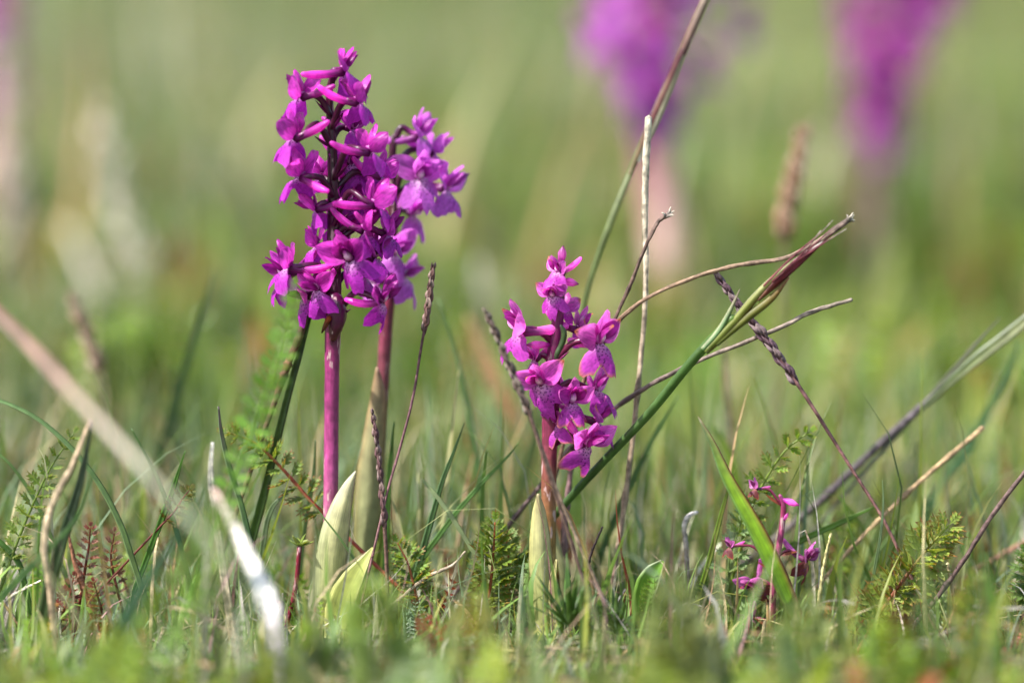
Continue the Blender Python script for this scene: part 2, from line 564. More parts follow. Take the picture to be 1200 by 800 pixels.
def turf_weights(p, far=False):
    x, y = p[:, 0], p[:, 1]
    s = (1.6 if far else 7)
    a = vnoise(x, y, s, 1.1); b = vnoise(x, y, s * 1.7, 4.2); c = vnoise(x, y, s * 1.2, 2.4)
    bx = np.clip(x / (.12 * (1.2 + np.maximum(y, 0)) / 1.2), -1, 1)     # 0 at the photo's middle, 1 at its right edge
    mid = np.exp(-((y - 2.2) / 1.5) ** 2)
    right = np.clip(bx, 0, 1); left = np.clip(-bx, 0, 1)
    W = np.stack([1.9 + 1.6 * a + .9 * mid, .7 + .5 * b + .9 * left + .5 * mid, .3 + .8 * c + 1.0 * right, .20 + .7 * b ** 2 + .4 * left, .20 + .5 * c ** 2,
                  .04 + .22 * (b > .8), .06 + .35 * (a < .25) + .1 * left, .9 + 0 * a], 1)
    return W


def grass_field(name, label, n, x0, x1, y0, y1, h, w_, tm, fan=0., far=False, lean=.25, hp=2.0, mat=M_GRASS, gain=1.0):
    p = field(n, x0, x1, y0, y1, fan)
    c, k = blend(TURF, turf_weights(p, far))
    c = c * (.58 + .88 * vnoise(p[:, 0], p[:, 1], 4.5 if far else 9, 5.5))[:, None]
    c = np.minimum(c * gain, .42)
    if name in ('foreground_grass', 'short_grass'):
        c = np.minimum(c, np.array([[.24, .26, .13]]))
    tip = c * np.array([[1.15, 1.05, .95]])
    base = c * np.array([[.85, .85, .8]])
    H = h[0] + (h[1] - h[0]) * RNG.uniform(0, 1, n) ** hp
    Wd = RNG.uniform(w_[0], w_[1], n)
    return scatter(name, label, tm, p, H, Wd, base, tip, mat, lean)


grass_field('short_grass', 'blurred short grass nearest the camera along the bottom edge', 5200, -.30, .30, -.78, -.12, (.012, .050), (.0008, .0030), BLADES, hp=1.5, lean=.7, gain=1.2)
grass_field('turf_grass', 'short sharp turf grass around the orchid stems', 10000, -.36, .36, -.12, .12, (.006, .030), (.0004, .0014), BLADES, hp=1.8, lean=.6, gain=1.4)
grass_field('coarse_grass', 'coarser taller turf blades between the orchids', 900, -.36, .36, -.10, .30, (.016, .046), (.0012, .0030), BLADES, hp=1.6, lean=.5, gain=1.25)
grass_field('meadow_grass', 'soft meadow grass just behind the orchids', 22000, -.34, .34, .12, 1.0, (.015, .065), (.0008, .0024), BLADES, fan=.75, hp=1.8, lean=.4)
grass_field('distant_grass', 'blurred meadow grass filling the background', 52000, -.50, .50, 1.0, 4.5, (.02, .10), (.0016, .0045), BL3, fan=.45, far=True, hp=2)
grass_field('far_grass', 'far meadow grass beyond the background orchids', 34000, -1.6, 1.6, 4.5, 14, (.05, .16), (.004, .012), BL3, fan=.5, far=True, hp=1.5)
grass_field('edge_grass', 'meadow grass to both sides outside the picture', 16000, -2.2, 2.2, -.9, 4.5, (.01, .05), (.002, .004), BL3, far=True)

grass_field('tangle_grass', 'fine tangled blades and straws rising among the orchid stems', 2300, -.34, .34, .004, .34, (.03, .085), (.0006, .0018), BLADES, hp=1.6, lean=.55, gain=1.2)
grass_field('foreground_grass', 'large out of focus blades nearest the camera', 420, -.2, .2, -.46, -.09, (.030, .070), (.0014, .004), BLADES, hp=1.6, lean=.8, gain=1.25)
p = field(1000, -.22, .22, -.50, -.13)
c, k = blend([C(128, 156, 62), C(142, 162, 70), C(110, 136, 84), C(150, 84, 60)], np.tile([1, 1, .6, .3], (len(p), 1)))
scatter('foreground_herbs', 'out of focus feathery herbs along the bottom edge', FEA + SPR, p, RNG.uniform(.012, .036, len(p)) + .35 * np.maximum(0, -.2 - p[:, 1]) * .12, np.ones(len(p)) * .01, c, c * np.array([[1.2, 1.05, .9]]), M_HERB, lean=.5, iso=True)
# pale upright straws
p = field(1500, -.34, .34, -.07, .5)
c, k = blend([STRAW, PALE, TAN, PINKD], np.tile([1, 1, .7, .4], (len(p), 1)))
scatter('straw_tangle', 'thin pale dead straws standing among the green blades', BLADES, p, RNG.uniform(.012, .06, len(p)), RNG.uniform(.0004, .0012, len(p)), c * .85, c * 1.05, M_DRY, lean=.6)
p = field(900, -.5, .5, .45, 4.5, .6)
c, k = blend([STRAW, PALE, TAN, C(150, 160, 110), C(90, 100, 60)], np.tile([1, .8, .7, .8, .8], (len(p), 1)))
scatter('background_stalks', 'blurred taller stalks scattered through the meadow behind', BL3, p, RNG.uniform(.06, .17, len(p)), RNG.uniform(.002, .006, len(p)), c * .85, c, M_DRY, lean=.3)
# dead straw lying in the turf
p = field(2600, -.34, .34, -.6, .35); p[:, 2] += RNG.uniform(.001, .012, len(p))
c, k = blend([STRAW, PALE, TAN, BROWN, GREY], np.tile([1, .6, 1, .5, .5], (len(p), 1)))
scatter('dry_grass_litter', 'dead straw lying loose in the turf', [tmpl_blade(4, .3, .2, .4), tmpl_blade(4, .7, .2, 0)], p, RNG.uniform(.01, .05, len(p)),
        RNG.uniform(.0004, .0014, len(p)), c * .8, c, M_DRY, lie=True)
p = field(260, -.2, .2, -.40, -.05); p[:, 2] += RNG.uniform(.004, .022, len(p))
c, k = blend([C(180, 160, 126), TAN, GREY, C(150, 110, 96)], np.tile([1, 1, .6, .5], (len(p), 1)))
scatter('foreground_straw', 'blurred dead blades lying across the near turf', [tmpl_blade(4, .3, .2, .4), tmpl_blade(4, .7, .2, 0)], p, RNG.uniform(.02, .07, len(p)),
        RNG.uniform(.0008, .0030, len(p)), c * .8, c, M_DRY, lie=True)
# low creeping herbs
p = field(1500, -.32, .32, -.55, .30)
c, k = blend([C(98, 134, 44), C(120, 148, 48), C(84, 116, 70), C(128, 52, 44)], np.stack([1 + p[:, 0] * 0, 1 + 0 * p[:, 0], .7 + 0 * p[:, 0], .25 + .8 * (vnoise(p[:, 0], p[:, 1], 22, 3) > .72)], 1))
tipc = np.where(RNG.uniform(0, 1, (len(p), 1)) < .3, np.array([C(150, 70, 46)]), c * 1.15)
scatter('creeping_herbs', 'low creeping herbs with tiny whorled leaves in the turf', SPR + FEA, p, RNG.uniform(.008, .022, len(p)), np.ones(len(p)) * .01, c, tipc, M_HERB, lean=.55, iso=True)
p = field(3500, -.5, .5, .3, 2.2, .5)
c, k = blend([C(98, 128, 48), C(128, 148, 60), C(148, 78, 52), C(180, 160, 110)], np.tile([1., 1, .16, .3], (len(p), 1)))
scatter('meadow_herbs', 'blurred low herbs in the meadow behind', SPR + FEA, p, RNG.uniform(.02, .06, len(p)), np.ones(len(p)) * .01, c, c * 1.15, M_HERB, lean=.4, iso=True)

# ------------------------------------------------------------------ orchid flower parts (shared meshes)
def petal_mesh(name, L, W, cup, curl, c0, c1, tipc=None, seed=0, pointy=.8, mat=None, wav=.11, nu=6, nv=9, asym=0.0):
    r = random.Random(seed)
    g = G(); y = z = 0; ph = r.uniform(0, 6)
    for j in range(nv + 1):
        v = j / nv
        ang = curl * v
        if j:
            y += math.cos(ang) * L / nv; z += math.sin(ang) * L / nv
        prof = math.sin(math.pi * min(1, (v * .93 + .05)) ** .82) ** pointy
        if v > .999: prof = .06
        w_ = W * .5 * max(prof, .22 * (1 - v))
        nx_, nz_ = -math.sin(ang), math.cos(ang)
        for i in range(nu + 1):
            u = i / nu * 2 - 1
            off = cup * u * u * w_ + wav * W * math.sin(v * 7 + u * 2.3 + ph) * .3 + wav * W * math.cos(u * 6 + ph) * v * .35
            c = mixc(c0, c1, v * .7 + .3 * abs(u))
            if tipc and v > .82: c = mixc(c, tipc, min(1, (v - .82) / .12))
            g.add((u * w_ + asym * v * v * L, y + nx_ * off, z + nz_ * off), c, (i / nu, v))
    for j in range(nv):
        for i in range(nu):
            a = j * (nu + 1) + i
            g.f.append((a, a + 1, a + nu + 2, a + nu + 1))
    return g.mesh(name, mat or M_PETAL)


def lip_mesh(Rr, c_in, c_out, seed=0, edge=None):
    r = random.Random(seed); ph = r.uniform(0, 6)
    g = G(); nu, nv = 22, 9
    for j in range(nv + 1):
        rr = j / nv
        for i in range(nu + 1):
            q = i / nu * 2 - 1
            phi = q * R(78)
            A = abs(phi)
            Rd = .80 + .24 * math.exp(-(A / R(15)) ** 2) - .14 * math.exp(-(A / R(3.5)) ** 2) - .20 * math.exp(-((A - R(26)) / R(6)) ** 2) + .10 * math.exp(-((A - R(50)) / R(15)) ** 2) - .30 * max(0, (A - R(62)) / R(16))
            Rd *= 1 + .03 * math.sin(phi * 31 + ph) * (rr > .8)
            x = Rd * rr * math.sin(phi) * Rr * .82
            y = Rd * rr * math.cos(phi) * Rr
            rad = rr * Rd
            z = Rr * (.10 * rad - .42 * rad ** 2.2) - (x * x) / Rr * (1.1 + .5 * math.sin(ph)) + .045 * Rr * math.sin(phi * 7 + ph) * rr + .03 * Rr * math.sin(rad * 11 + phi * 4 + ph) * rr
            y -= abs(x) * .15
            c = mixc(c_in, c_out, min(1, max(0, (rad - .02) / .44)) ** .8)
            if edge and rr > .9: c = mixc(c, edge, .8)
            g.add((x, y, z), c, (x / Rr + .5, y / Rr))
    for j in range(nv):
        for i in range(nu):
            a = j * (nu + 1) + i
            g.f.append((a, a + 1, a + nu + 2, a + nu + 1))
    return g.mesh('lip', M_LIP)


def spur_mesh(L, r0, c0, c1, bend=.5):
    g = G(); pts = []
    for i in range(9):
        t = i / 8
        pts.append(Vector((0, -L * t, L * bend * .55 * t * t)))
    tube(g, pts, [r0 * 1.3, r0 * .95, r0, r0 * 1.08, r0 * 1.0, r0 * .6], [c0, c1, c1], 9)
    return g.mesh('spur', M_PETAL)


PAL = {
    'deep': dict(a=C(156, 28, 140), b=C(218, 76, 196), dk=C(92, 12, 72), stem=C(54, 8, 34), tip=None, pale=C(236, 190, 226), lip=C(178, 40, 174), bract=C(98, 20, 70)),
    'lilac': dict(a=C(188, 76, 184), b=C(216, 116, 212), dk=C(110, 30, 96), stem=C(60, 14, 42), tip=None, pale=C(240, 206, 228), lip=C(192, 92, 196), bract=C(110, 34, 84)),
    'pink': dict(a=C(190, 56, 170), b=C(230, 120, 206), dk=C(118, 18, 88), stem=C(92, 20, 52), tip=C(206, 130, 66), pale=C(238, 190, 224), lip=C(190, 60, 178), bract=C(130, 34, 96)),
    'wither': dict(a=C(140, 60, 120), b=C(206, 116, 184), dk=C(96, 36, 56), stem=C(110, 36, 60), tip=C(176, 92, 40), pale=C(206, 150, 120), lip=C(110, 50, 50), bract=C(160, 90, 40)),
}
_fm = {}
FS = 1.27


def flower_meshes(pal):
    if pal in _fm:
        return _fm[pal]
    p = PAL[pal]; mm = .001
    d = dict(
        lat=[petal_mesh('sepal', 7.8 * mm, 5.6 * mm, (.5, .25, .7)[k], (.1, .6, 1.0)[k], p['a'], p['b'], None if k else p['tip'], k + 1, .85 if pal in ('pink', 'wither') else .6) for k in range(3)],
        dor=[petal_mesh('sepal', 7.0 * mm, 4.4 * mm, .55, 1.1, p['a'], p['b'], None, k + 5, .65) for k in range(2)],
        pet=[petal_mesh('petal', 5.8 * mm, 3.2 * mm, .5, 1.0, p['dk'], p['a'], None if k else p['tip'], k + 9, .8) for k in range(2)],
        lip=[lip_mesh(8.6 * mm * (1, .92, 1.05)[k], p['pale'], p['lip'], k, p['tip'] if k == 1 else None) for k in range(3)],
        spur=[spur_mesh(9.5 * mm, .95 * mm, p['dk'], p['b'], b) for b in (.3, .7)],
        bract=[petal_mesh('bract', 8 * mm, 2.0 * mm, .9, .3, p['dk'], p['bract'], None, 3, .7)],
        bud=[],
    )
    _fm[pal] = d
    return d


def frame(pos, f, up, roll=0.0):
    f = f.normalized(); r_ = f.cross(up).normalized(); u = r_.cross(f)
    M = Matrix((( r_.x, f.x, u.x, pos.x), (r_.y, f.y, u.y, pos.y), (r_.z, f.z, u.z, pos.z), (0, 0, 0, 1)))
    return M @ Matrix.Rotation(roll, 4, 'Y')


def aim(d, nrm, pos=(0, 0, 0), s=1.0):
    """matrix laying a +Y mesh along d with its +Z towards nrm"""
    d = Vector(d).normalized(); n = Vector(nrm); n = (n - d * n.dot(d)).normalized(); x = d.cross(n)
    M = Matrix(((x.x, d.x, n.x, 0), (x.y, d.y, n.y, 0), (x.z, d.z, n.z, 0), (0, 0, 0, 1)))
    return Matrix.Translation(pos) @ M @ Matrix.Scale(s, 4)


def flower(plant, root, pos, att, az, pitch=0, roll=0, s=1.0, pal='deep', spread=1.0, seed=0, spur_up=.35, lipdrop=.75, bract=True, arch=.5, label=None):
    """one orchid flower: its throat at pos facing azimuth az (0 = camera, 90 = right), its ovary joined to the stem at att"""
    r = random.Random(seed * 13 + 5)
    s = s * FS
    fm = flower_meshes(pal); p = PAL[pal]; mm = .001
    az, pitch = R(az), R(pitch)
    f = Vector((math.sin(az) * math.cos(pitch), -math.cos(az) * math.cos(pitch), math.sin(pitch)))
    M = frame(pos - root, f, Vector((0, 0, 1)), R(roll)) @ Matrix.Scale(s, 4)
    Mi = M.inverted()
    a = Mi @ (att - root)
    mid = a.lerp(Vector((0, -2.2 * mm, 0)), .55)
    upl = (Mi.to_3x3() @ Vector((0, 0, 1))).normalized()
    mid += upl * arch * (a.length) * .45
    e1 = Vector((0, -2.4 * mm, 0)) + upl * 1.2 * mm * arch
    g = G()
    tube(g, spline([a, a.lerp(mid, .5) + upl * arch * 1.0 * mm, mid, e1, Vector((0, -.3 * mm, 0))], 14), [x * mm / s ** .8 * (.5 if pal == 'wither' else 1) for x in (.85, .95, .95, .9, .85, 1.0)], [p['stem'], p['stem'], p['stem'], mixc(p['stem'], p['dk'], .6), mixc(p['dk'], p['a'], .4)], 8, lump=.08)
    # column (the pale beak in the throat)
    tube(g, [Vector((0, .0, .2 * mm)), Vector((0, .9 * mm, 1.0 * mm)), Vector((0, 1.5 * mm, 2.0 * mm))], [1.0 * mm, .9 * mm, .5 * mm], [p['a'], p['pale'], p['a']], 8)
    fl = link('flower', g.mesh('flower', M_OVARY), plant, M)
    if label: fl['label'] = label
    J = lambda k: r.uniform(-k, k)
    sp = spread
    for sg in (-1, 1):
        link('sepal', r.choice(fm['lat']), fl, aim((sg * (.95 * sp + J(.15)), -.10 + J(.3), .70 + J(.25)), (0, 1, .1 + J(.3)), (sg * .5 * mm, -.3 * mm, .3 * mm), r.uniform(.85, 1.05)))
        link('petal', r.choice(fm['pet']), fl, aim((sg * .42 + J(.1), .45 + J(.2), .85), (-sg * .5, .7, -.5), (sg * .5 * mm, .2 * mm, .5 * mm), r.uniform(.9, 1.1)))
    link('sepal', r.choice(fm['dor']), fl, aim((J(.15), .05 + J(.2), 1), (0, 1, 0), (0, -.3 * mm, .7 * mm), r.uniform(.9, 1.05)))
    link('lip', r.choice(fm['lip']), fl, aim((J(.12), lipdrop, -.75), (J(.1), .7, .75), (0, .2 * mm, -.3 * mm), r.uniform(.88, 1.05)))
    link('spur', r.choice(fm['spur']), fl, aim((J(.15), -1, .0).__class__((J(.15), 1, -spur_up)), (0, .3, 1), (0, -.2 * mm, -.4 * mm), r.uniform(.9, 1.1)))
    if bract:
        dr = (a * -1 if a.length > 0 else Vector((0, 1, 0))) + upl * .0015
        link('bract', fm['bract'][0], fl, aim(dr + upl * 4 * mm, -upl, a, .8 / max(s, .5)))
    return fl


def bud(plant, root, a, b, rad, pal, name='bud'):
    p = PAL[pal]
    g = G(); A = a - root; B = b - root
    pts = [A.lerp(B, i / 8) for i in range(9)]
    tube(g, pts, [rad * k for k in (.35, .5, .8, 1.05, 1.1, .95, .55, .15)], [p['dk'], p['a'], p['b'], p['b'], p['dk']], 8, lump=.07)
    return link(name, g.mesh(name, M_PETAL), plant)


def sheath_leaf(plant, root, pix, wid, cols, edge, Y, roll=0, fold=.55, label=None, name='sheath_leaf', twist=0, n=26):
    pts = [q - root for q in trace(pix, Y, n)]
    g = G()
    ribbon(g, pts, [x * PXM for x in wid], cols, edge, fold=fold, na=8, thick=.06, roll=roll, twist=twist, face=(0, -1, .1))
    o = link(name, g.mesh(name, M_SHEATH), plant)
    if label: o['label'] = label
    return o


def orchid_stem(plant, root, pix, rad, cols, Y=0., n=50, name='stem'):
    pts = [q - root for q in trace(pix, Y, n)]
    g = G()
    tube(g, pts, [x * PXM for x in rad], cols, 20, lump=.02, rib=.055, ring=.02, tone=.17)
    return link(name, g.mesh(name, M_STEM), plant)


# ------------------------------------------------------------------ orchid 1 : the tall sharp one
Y1 = 0.0
root1 = at(386, 762, Y1)
o1 = thing('orchid', 'tallest sharp magenta orchid, crowded flower spike on a bare violet stem left of centre', 'orchid', 'purple orchids standing in the meadow', root1)
orchid_stem(o1, root1, [(386, 762), (387, 640), (388, 540), (389, 440), (390, 385), (391, 320), (391, 260), (390, 200), (388, 150), (386, 110), (389, 90)],
            [9, 8.4, 8.2, 8.2, 9.2, 8.5, 7, 6, 5, 4, 3],
            [C(150, 110, 110), C(168, 104, 124), C(162, 66, 120), C(140, 46, 100), C(96, 22, 62), C(66, 8, 38), C(54, 7, 30), C(52, 6, 28), C(54, 6, 30), C(58, 8, 34), C(70, 12, 44)], Y1)
D = lambda x, y, Y: at(x, y, Y)
FL1 = [
    (402, 82, 389, 98, 105, 10, -10, .95, -.003, dict(spur_up=-.05, arch=.3)),
    (418, 118, 389, 150, 112, 12, 0, .98, -.006, dict(spur_up=.25)),
    (354, 112, 387, 136, -110, 10, 5, .95, -.002, dict(spur_up=.35)),
    (346, 160, 388, 172, -118, 14, 0, 1.0, -.007, dict(spur_up=.6, arch=1.0)),
    (432, 176, 391, 210, 115, 12, 0, 1.02, -.008, dict(spur_up=.1, arch=.7)),
    (354, 206, 390, 230, -125, 16, 0, 1.0, -.006, dict(spur_up=-.2)),
    (410, 190, 390, 196, 60, 0, 20, .95, .006, dict(bract=False)),
    (438, 238, 391, 264, 118, 12, 8, 1.02, -.007, dict(spur_up=0.1, arch=1.0)),
    (370, 244, 390, 252, -105, -25, 10, .85, -.002, dict(bract=False, spur_up=-.4)),
    (426, 268, 392, 282, 95, 5, 0, 1.0, -.004, dict(bract=False)),
    (410, 303, 391, 325, -22, -5, 15, 1.08, -.011, dict(spur_up=.2, lipdrop=.4)),
    (340, 312, 390, 332, -95, 16, -8, 1.0, -.003, dict(spur_up=0)),
    (448, 352, 392, 372, 65, 0, 10, .95, -.009, dict(spur_up=-.35, arch=.6, lipdrop=.1)),
    (372, 338, 390, 354, -50, -15, 0, .9, -.006, dict()),
    (412, 215, 391, 240, 150, 0, 0, .9, .008, dict(bract=False)),
    (425, 322, 391, 340, 100, 0, 0, .95, .006, dict(bract=False)),
    (376, 206, 390, 231, -160, 10, 0, .8, .008, dict(bract=False)),
    (445, 205, 391, 225, 125, 8, 0, .92, .006, dict(bract=False)),
    (452, 272, 391, 290, 105, 5, 0, .95, -.001, dict()),
    (372, 288, 390, 300, -100, 10, 0, .8, .004, dict(bract=False)),
    (402, 262, 391, 272, 40, -10, -15, .95, .006, dict(bract=False)),
    (334, 322, 390, 338, -75, 0, 25, 1.0, .003, dict(bract=False)),
    (356, 348, 390, 354, -60, -20, 0, .85, .001, dict(bract=False)),
    (438, 300, 391, 312, 90, 5, -10, 1.05, -.003, dict(bract=False, arch=.9)),
    (408, 234, 391, 244, 50, 5, 10, .95, .006, dict(bract=False)),
    (414, 150, 389, 165, 70, 10, 0, .9, .004, dict(bract=False)),
]
for i, (x, y, ax, ay, az, pi_, ro, s, dy, kw) in enumerate(FL1):
    flower(o1, root1, D(x, y, Y1 + dy), D(ax, ay, Y1 - (.0012 if dy < 0 else -.001)), az, pi_, ro, s * .96, 'deep', seed=i, **kw)
# fat withering pod and a bud at the foot of the spike
g = G(); tube(g, [q - root1 for q in trace([(383, 345), (393, 352), (395, 372), (390, 398)], Y1 - .003, 14)], [x * PXM for x in (4, 9, 11, 10.5, 4)], [PAL['deep']['stem'], C(86, 14, 62), C(80, 16, 60), C(70, 20, 30)], 10, lump=.06)
link('seed_pod', g.mesh('seed_pod', M_STEM), o1)
g = G(); tube(g, [q - root1 for q in trace([(386, 372), (381, 382), (377, 390)], Y1 - .005, 6)], [x * PXM for x in (3.5, 3, .8)], [C(150, 70, 30), C(110, 60, 30), C(60, 30, 20)], 7)
link('withered_tip', g.mesh('withered_tip', M_DRY), o1)
# leaves
CRM = C(206, 206, 150); CRMG = C(176, 188, 110)
sheath_leaf(o1, root1, [(388, 745), (391, 690), (394, 640), (401, 600), (410, 570), (417, 552)], [26, 38, 40, 34, 24, 13, 2], [C(160, 168, 100), C(198, 196, 140), C(214, 208, 162), C(216, 208, 176)], ([C(170, 176, 120), C(190, 194, 150), C(216, 206, 196)], [CRM, C(206, 200, 170), C(180, 110, 120)]), [-.004, -.005, -.006, -.006, -.005, -.004], roll=.35, fold=-.65, label='cream white sheathing leaf clasping the stem')
sheath_leaf(o1, root1, [(392, 750), (403, 712), (414, 685), (426, 662), (437, 641)], [22, 36, 36, 27, 14, 2], [C(170, 180, 90), C(184, 190, 104), C(190, 196, 112)], ([C(206, 206, 130)], [C(212, 206, 140)]), [-.010, -.012, -.013, -.013, -.012], roll=-.5, fold=.6, label='short yellow green leaf beside the cream sheath')

# ------------------------------------------------------------------ orchid 2 : behind to the right
Y2 = .034
root2 = at(440, 740, Y2)
o2 = thing('orchid', 'lilac orchid close behind the tallest one, its arching flowers turned to the right', 'orchid', 'purple orchids standing in the meadow', root2)
orchid_stem(o2, root2, [(438, 740), (442, 600), (445, 520), (449, 440), (453, 380), (458, 320), (460, 260), (459, 200), (461, 160)],
            [7, 7, 7, 7.5, 7.5, 7, 6, 5, 4], [C(120, 110, 60), C(120, 110, 70), C(116, 84, 70), C(118, 60, 70), C(112, 38, 64), C(90, 20, 50), C(70, 12, 40), C(60, 10, 34), C(60, 12, 38)], Y2)
FL2 = [
    (490, 158, 461, 172, 80, 10, 0, 1.0, 0, dict(spur_up=-.25, arch=1.1)),
    (491, 208, 460, 240, 30, 0, 0, 1.05, -.004, dict(spur_up=.2, arch=1.2)),
    (522, 220, 460, 232, 75, 0, 0, 1.05, .002, dict(spur_up=.1, arch=.4)),
    (484, 250, 460, 262, 60, -5, 0, .9, .006, dict(bract=False)),
    (462, 296, 459, 310, 40, -10, 0, 1.0, -.003, dict(arch=.9)),
    (474, 322, 458, 335, 70, -10, 0, .95, .002, dict()),
    (508, 178, 461, 200, 95, 0, 0, .95, .004, dict(bract=False)),
    (440, 330, 457, 345, -70, 0, 0, .9, .004, dict(bract=False)),
]
for i, (x, y, ax, ay, az, pi_, ro, s, dy, kw) in enumerate(FL2):
    flower(o2, root2, D(x, y, Y2 + dy), D(ax, ay, Y2), az, pi_, ro, s * .95, 'lilac', seed=i + 40, **kw)
sheath_leaf(o2, root2, [(436, 700), (432, 640), (432, 570), (438, 510), (443, 465), (442, 430)], [26, 38, 36, 30, 24, 18, 3], [C(150, 160, 100), C(164, 166, 120), C(160, 152, 112), C(160, 128, 104)], ([C(150, 150, 90), C(190, 150, 110)], [C(150, 150, 90), C(190, 140, 110)]), [-.009 + Y2] * 6, fold=-.6, label='long olive sheath leaf with tan edges')
sheath_leaf(o2, root2, [(440, 720), (446, 670), (452, 620), (455, 580)], [18, 20, 14, 3], [C(140, 160, 60), C(150, 170, 80)], ([C(150, 170, 80)], [C(150, 170, 80)]), [Y2 - .008] * 4, fold=.5)

# ------------------------------------------------------------------ orchid 3 : right of centre
Y3 = 0.0
root3 = at(643, 762, Y3)
o3 = thing('orchid', 'shorter pink orchid right of centre with spotted lips and scorched petal tips', 'orchid', 'purple orchids standing in the meadow', root3)
orchid_stem(o3, root3, [(642, 762), (643, 640), (643, 580), (644, 520), (646, 470), (649, 420), (654, 370), (657, 330), (657, 308)],
            [9, 8.5, 8.5, 9, 9.5, 8.5, 6.5, 5, 3], [C(150, 140, 70), C(140, 110, 60), C(130, 84, 60), C(126, 50, 70), C(104, 18, 66), C(98, 18, 66), C(104, 20, 76), C(120, 30, 96), C(140, 40, 120)], Y3)
FL3 = [
    (612, 386, 648, 402, -70, 5, -5, 1.08, -.004, dict(spur_up=.0, arch=.2, spread=1.25)),
    (702, 400, 648, 425, 48, 5, 5, 1.12, -.006, dict(spur_up=-.1, arch=.35, lipdrop=.6, spread=1.25)),
    (634, 448, 645, 470, -25, -15, 5, .98, -.008, dict(spur_up=.1, lipdrop=.25)),
    (670, 470, 646, 480, 30, 5, 0, .9, -.005, dict(spread=1.2)),
    (688, 520, 645, 524, 50, -15, 8, 1.02, -.004, dict(spur_up=.3, lipdrop=.2, spread=1.2)),
    (698, 455, 647, 462, 75, 10, 0, .9, .003, dict(spur_up=.2, spread=1.2)),
    (652, 495, 645, 500, -60, -10, 0, .76, -.001, dict()),
    (698, 492, 646, 498, 85, 5, -10, .85, .001, dict(spread=1.3)),
    (678, 385, 650, 400, 110, 10, 0, .8, .005, dict(spread=1.3, bract=False)),
    (654, 318, 656, 330, -50, 15, 0, .66, -.002, dict(arch=.2)),
    (648, 346, 655, 360, -20, -15, 0, .66, -.004, dict(arch=.2)),
    (662, 362, 653, 372, 150, 0, 0, .6, .004, dict(bract=False)),
    (626, 420, 648, 430, -80, -10, 0, .7, .003, dict(bract=False)),
]
for i, (x, y, ax, ay, az, pi_, ro, s, dy, kw) in enumerate(FL3):
    flower(o3, root3, D(x, y, Y3 + dy), D(ax, ay, Y3), az, pi_, ro, s * 1.0, 'pink', seed=i + 80, **kw)
bud(o3, root3, D(657, 328, Y3), D(678, 333, Y3 - .002), .0011, 'pink')
bud(o3, root3, D(657, 312, Y3), D(660, 288, Y3), .0012, 'pink')
bud(o3, root3, D(648, 404, Y3), D(616, 404, Y3 - .006), .0011, 'pink')
sheath_leaf(o3, root3, [(642, 745), (638, 700), (636, 660), (635, 630), (633, 600), (631, 578)], [24, 29, 29, 26, 17, 3], [C(184, 190, 112), C(196, 196, 134), C(204, 198, 146), C(206, 190, 140)], ([C(200, 196, 130)], [C(214, 206, 160)]), [-.006] * 6, roll=.3, fold=-.6, label='pale cream pointed sheath leaf at the stem foot')
sheath_leaf(o3, root3, [(652, 740), (650, 710), (648, 680), (652, 655)], [12, 14, 9, 2], [C(214, 202, 140)], None, [-.009] * 4, fold=.4)

# caterpillar on orchid 3
g = G()
tube(g, trace([(657, 381), (661, 390), (659, 402), (654, 412), (651, 421)], -.008, 22), [x * PXM for x in (1.5, 3.0, 3.6, 3.4, 3.6, 3.3, 3.4, 3.0, 1.8)], [C(40, 52, 30), C(66, 86, 46), C(50, 70, 36), C(74, 96, 60), C(44, 62, 34)], 9, lump=.06)
c_o = thing('caterpillar', 'tiny dark green caterpillar clinging to the upper stem of the pink orchid', 'caterpillar', me=g.mesh('caterpillar', M_HERB))

# ------------------------------------------------------------------ the small withering orchid on the right
Y4 = -.004
root4 = at(905, 770, Y4)
o4 = thing('orchid', 'small withering orchid behind the broad bent blade, with shrivelled brown and violet flowers', 'orchid', 'purple orchids standing in the meadow', root4)
orchid_stem(o4, root4, [(905, 770), (905, 710), (910, 660), (916, 620), (918, 592), (914, 580)], [4.5, 4.2, 3.4, 3.4, 3.2, 2], [C(120, 50, 60), C(130, 50, 80), C(160, 70, 110), C(120, 36, 70), C(150, 60, 110)], Y4)
flower(o4, root4, D(945, 655, Y4), D(912, 650, Y4), 70, 0, 0, .66, 'wither', seed=201, lipdrop=.1, label='shrivelled violet flower with an orange brown lip')
flower(o4, root4, D(884, 686, Y4), D(906, 690, Y4), -40, -30, 10, .68, 'wither', seed=202, lipdrop=.1, label='drooping brown and purple shrivelled flower')
flower(o4, root4, D(886, 572, Y4), D(916, 592, Y4), -70, 20, 0, .38, 'wither', seed=203)
flower(o4, root4, D(856, 640, Y4), D(908, 668, Y4), -80, 10, 0, .36, 'wither', seed=204)
flower(o4, root4, D(880, 730, Y4), D(905, 735, Y4), -30, -30, 0, .55, 'wither', seed=205)
bud(o4, root4, D(915, 584, Y4), D(937, 592, Y4 - .002), .0009, 'pink')
bud(o4, root4, D(917, 612, Y4), D(924, 600, Y4 - .002), .0005, 'pink')


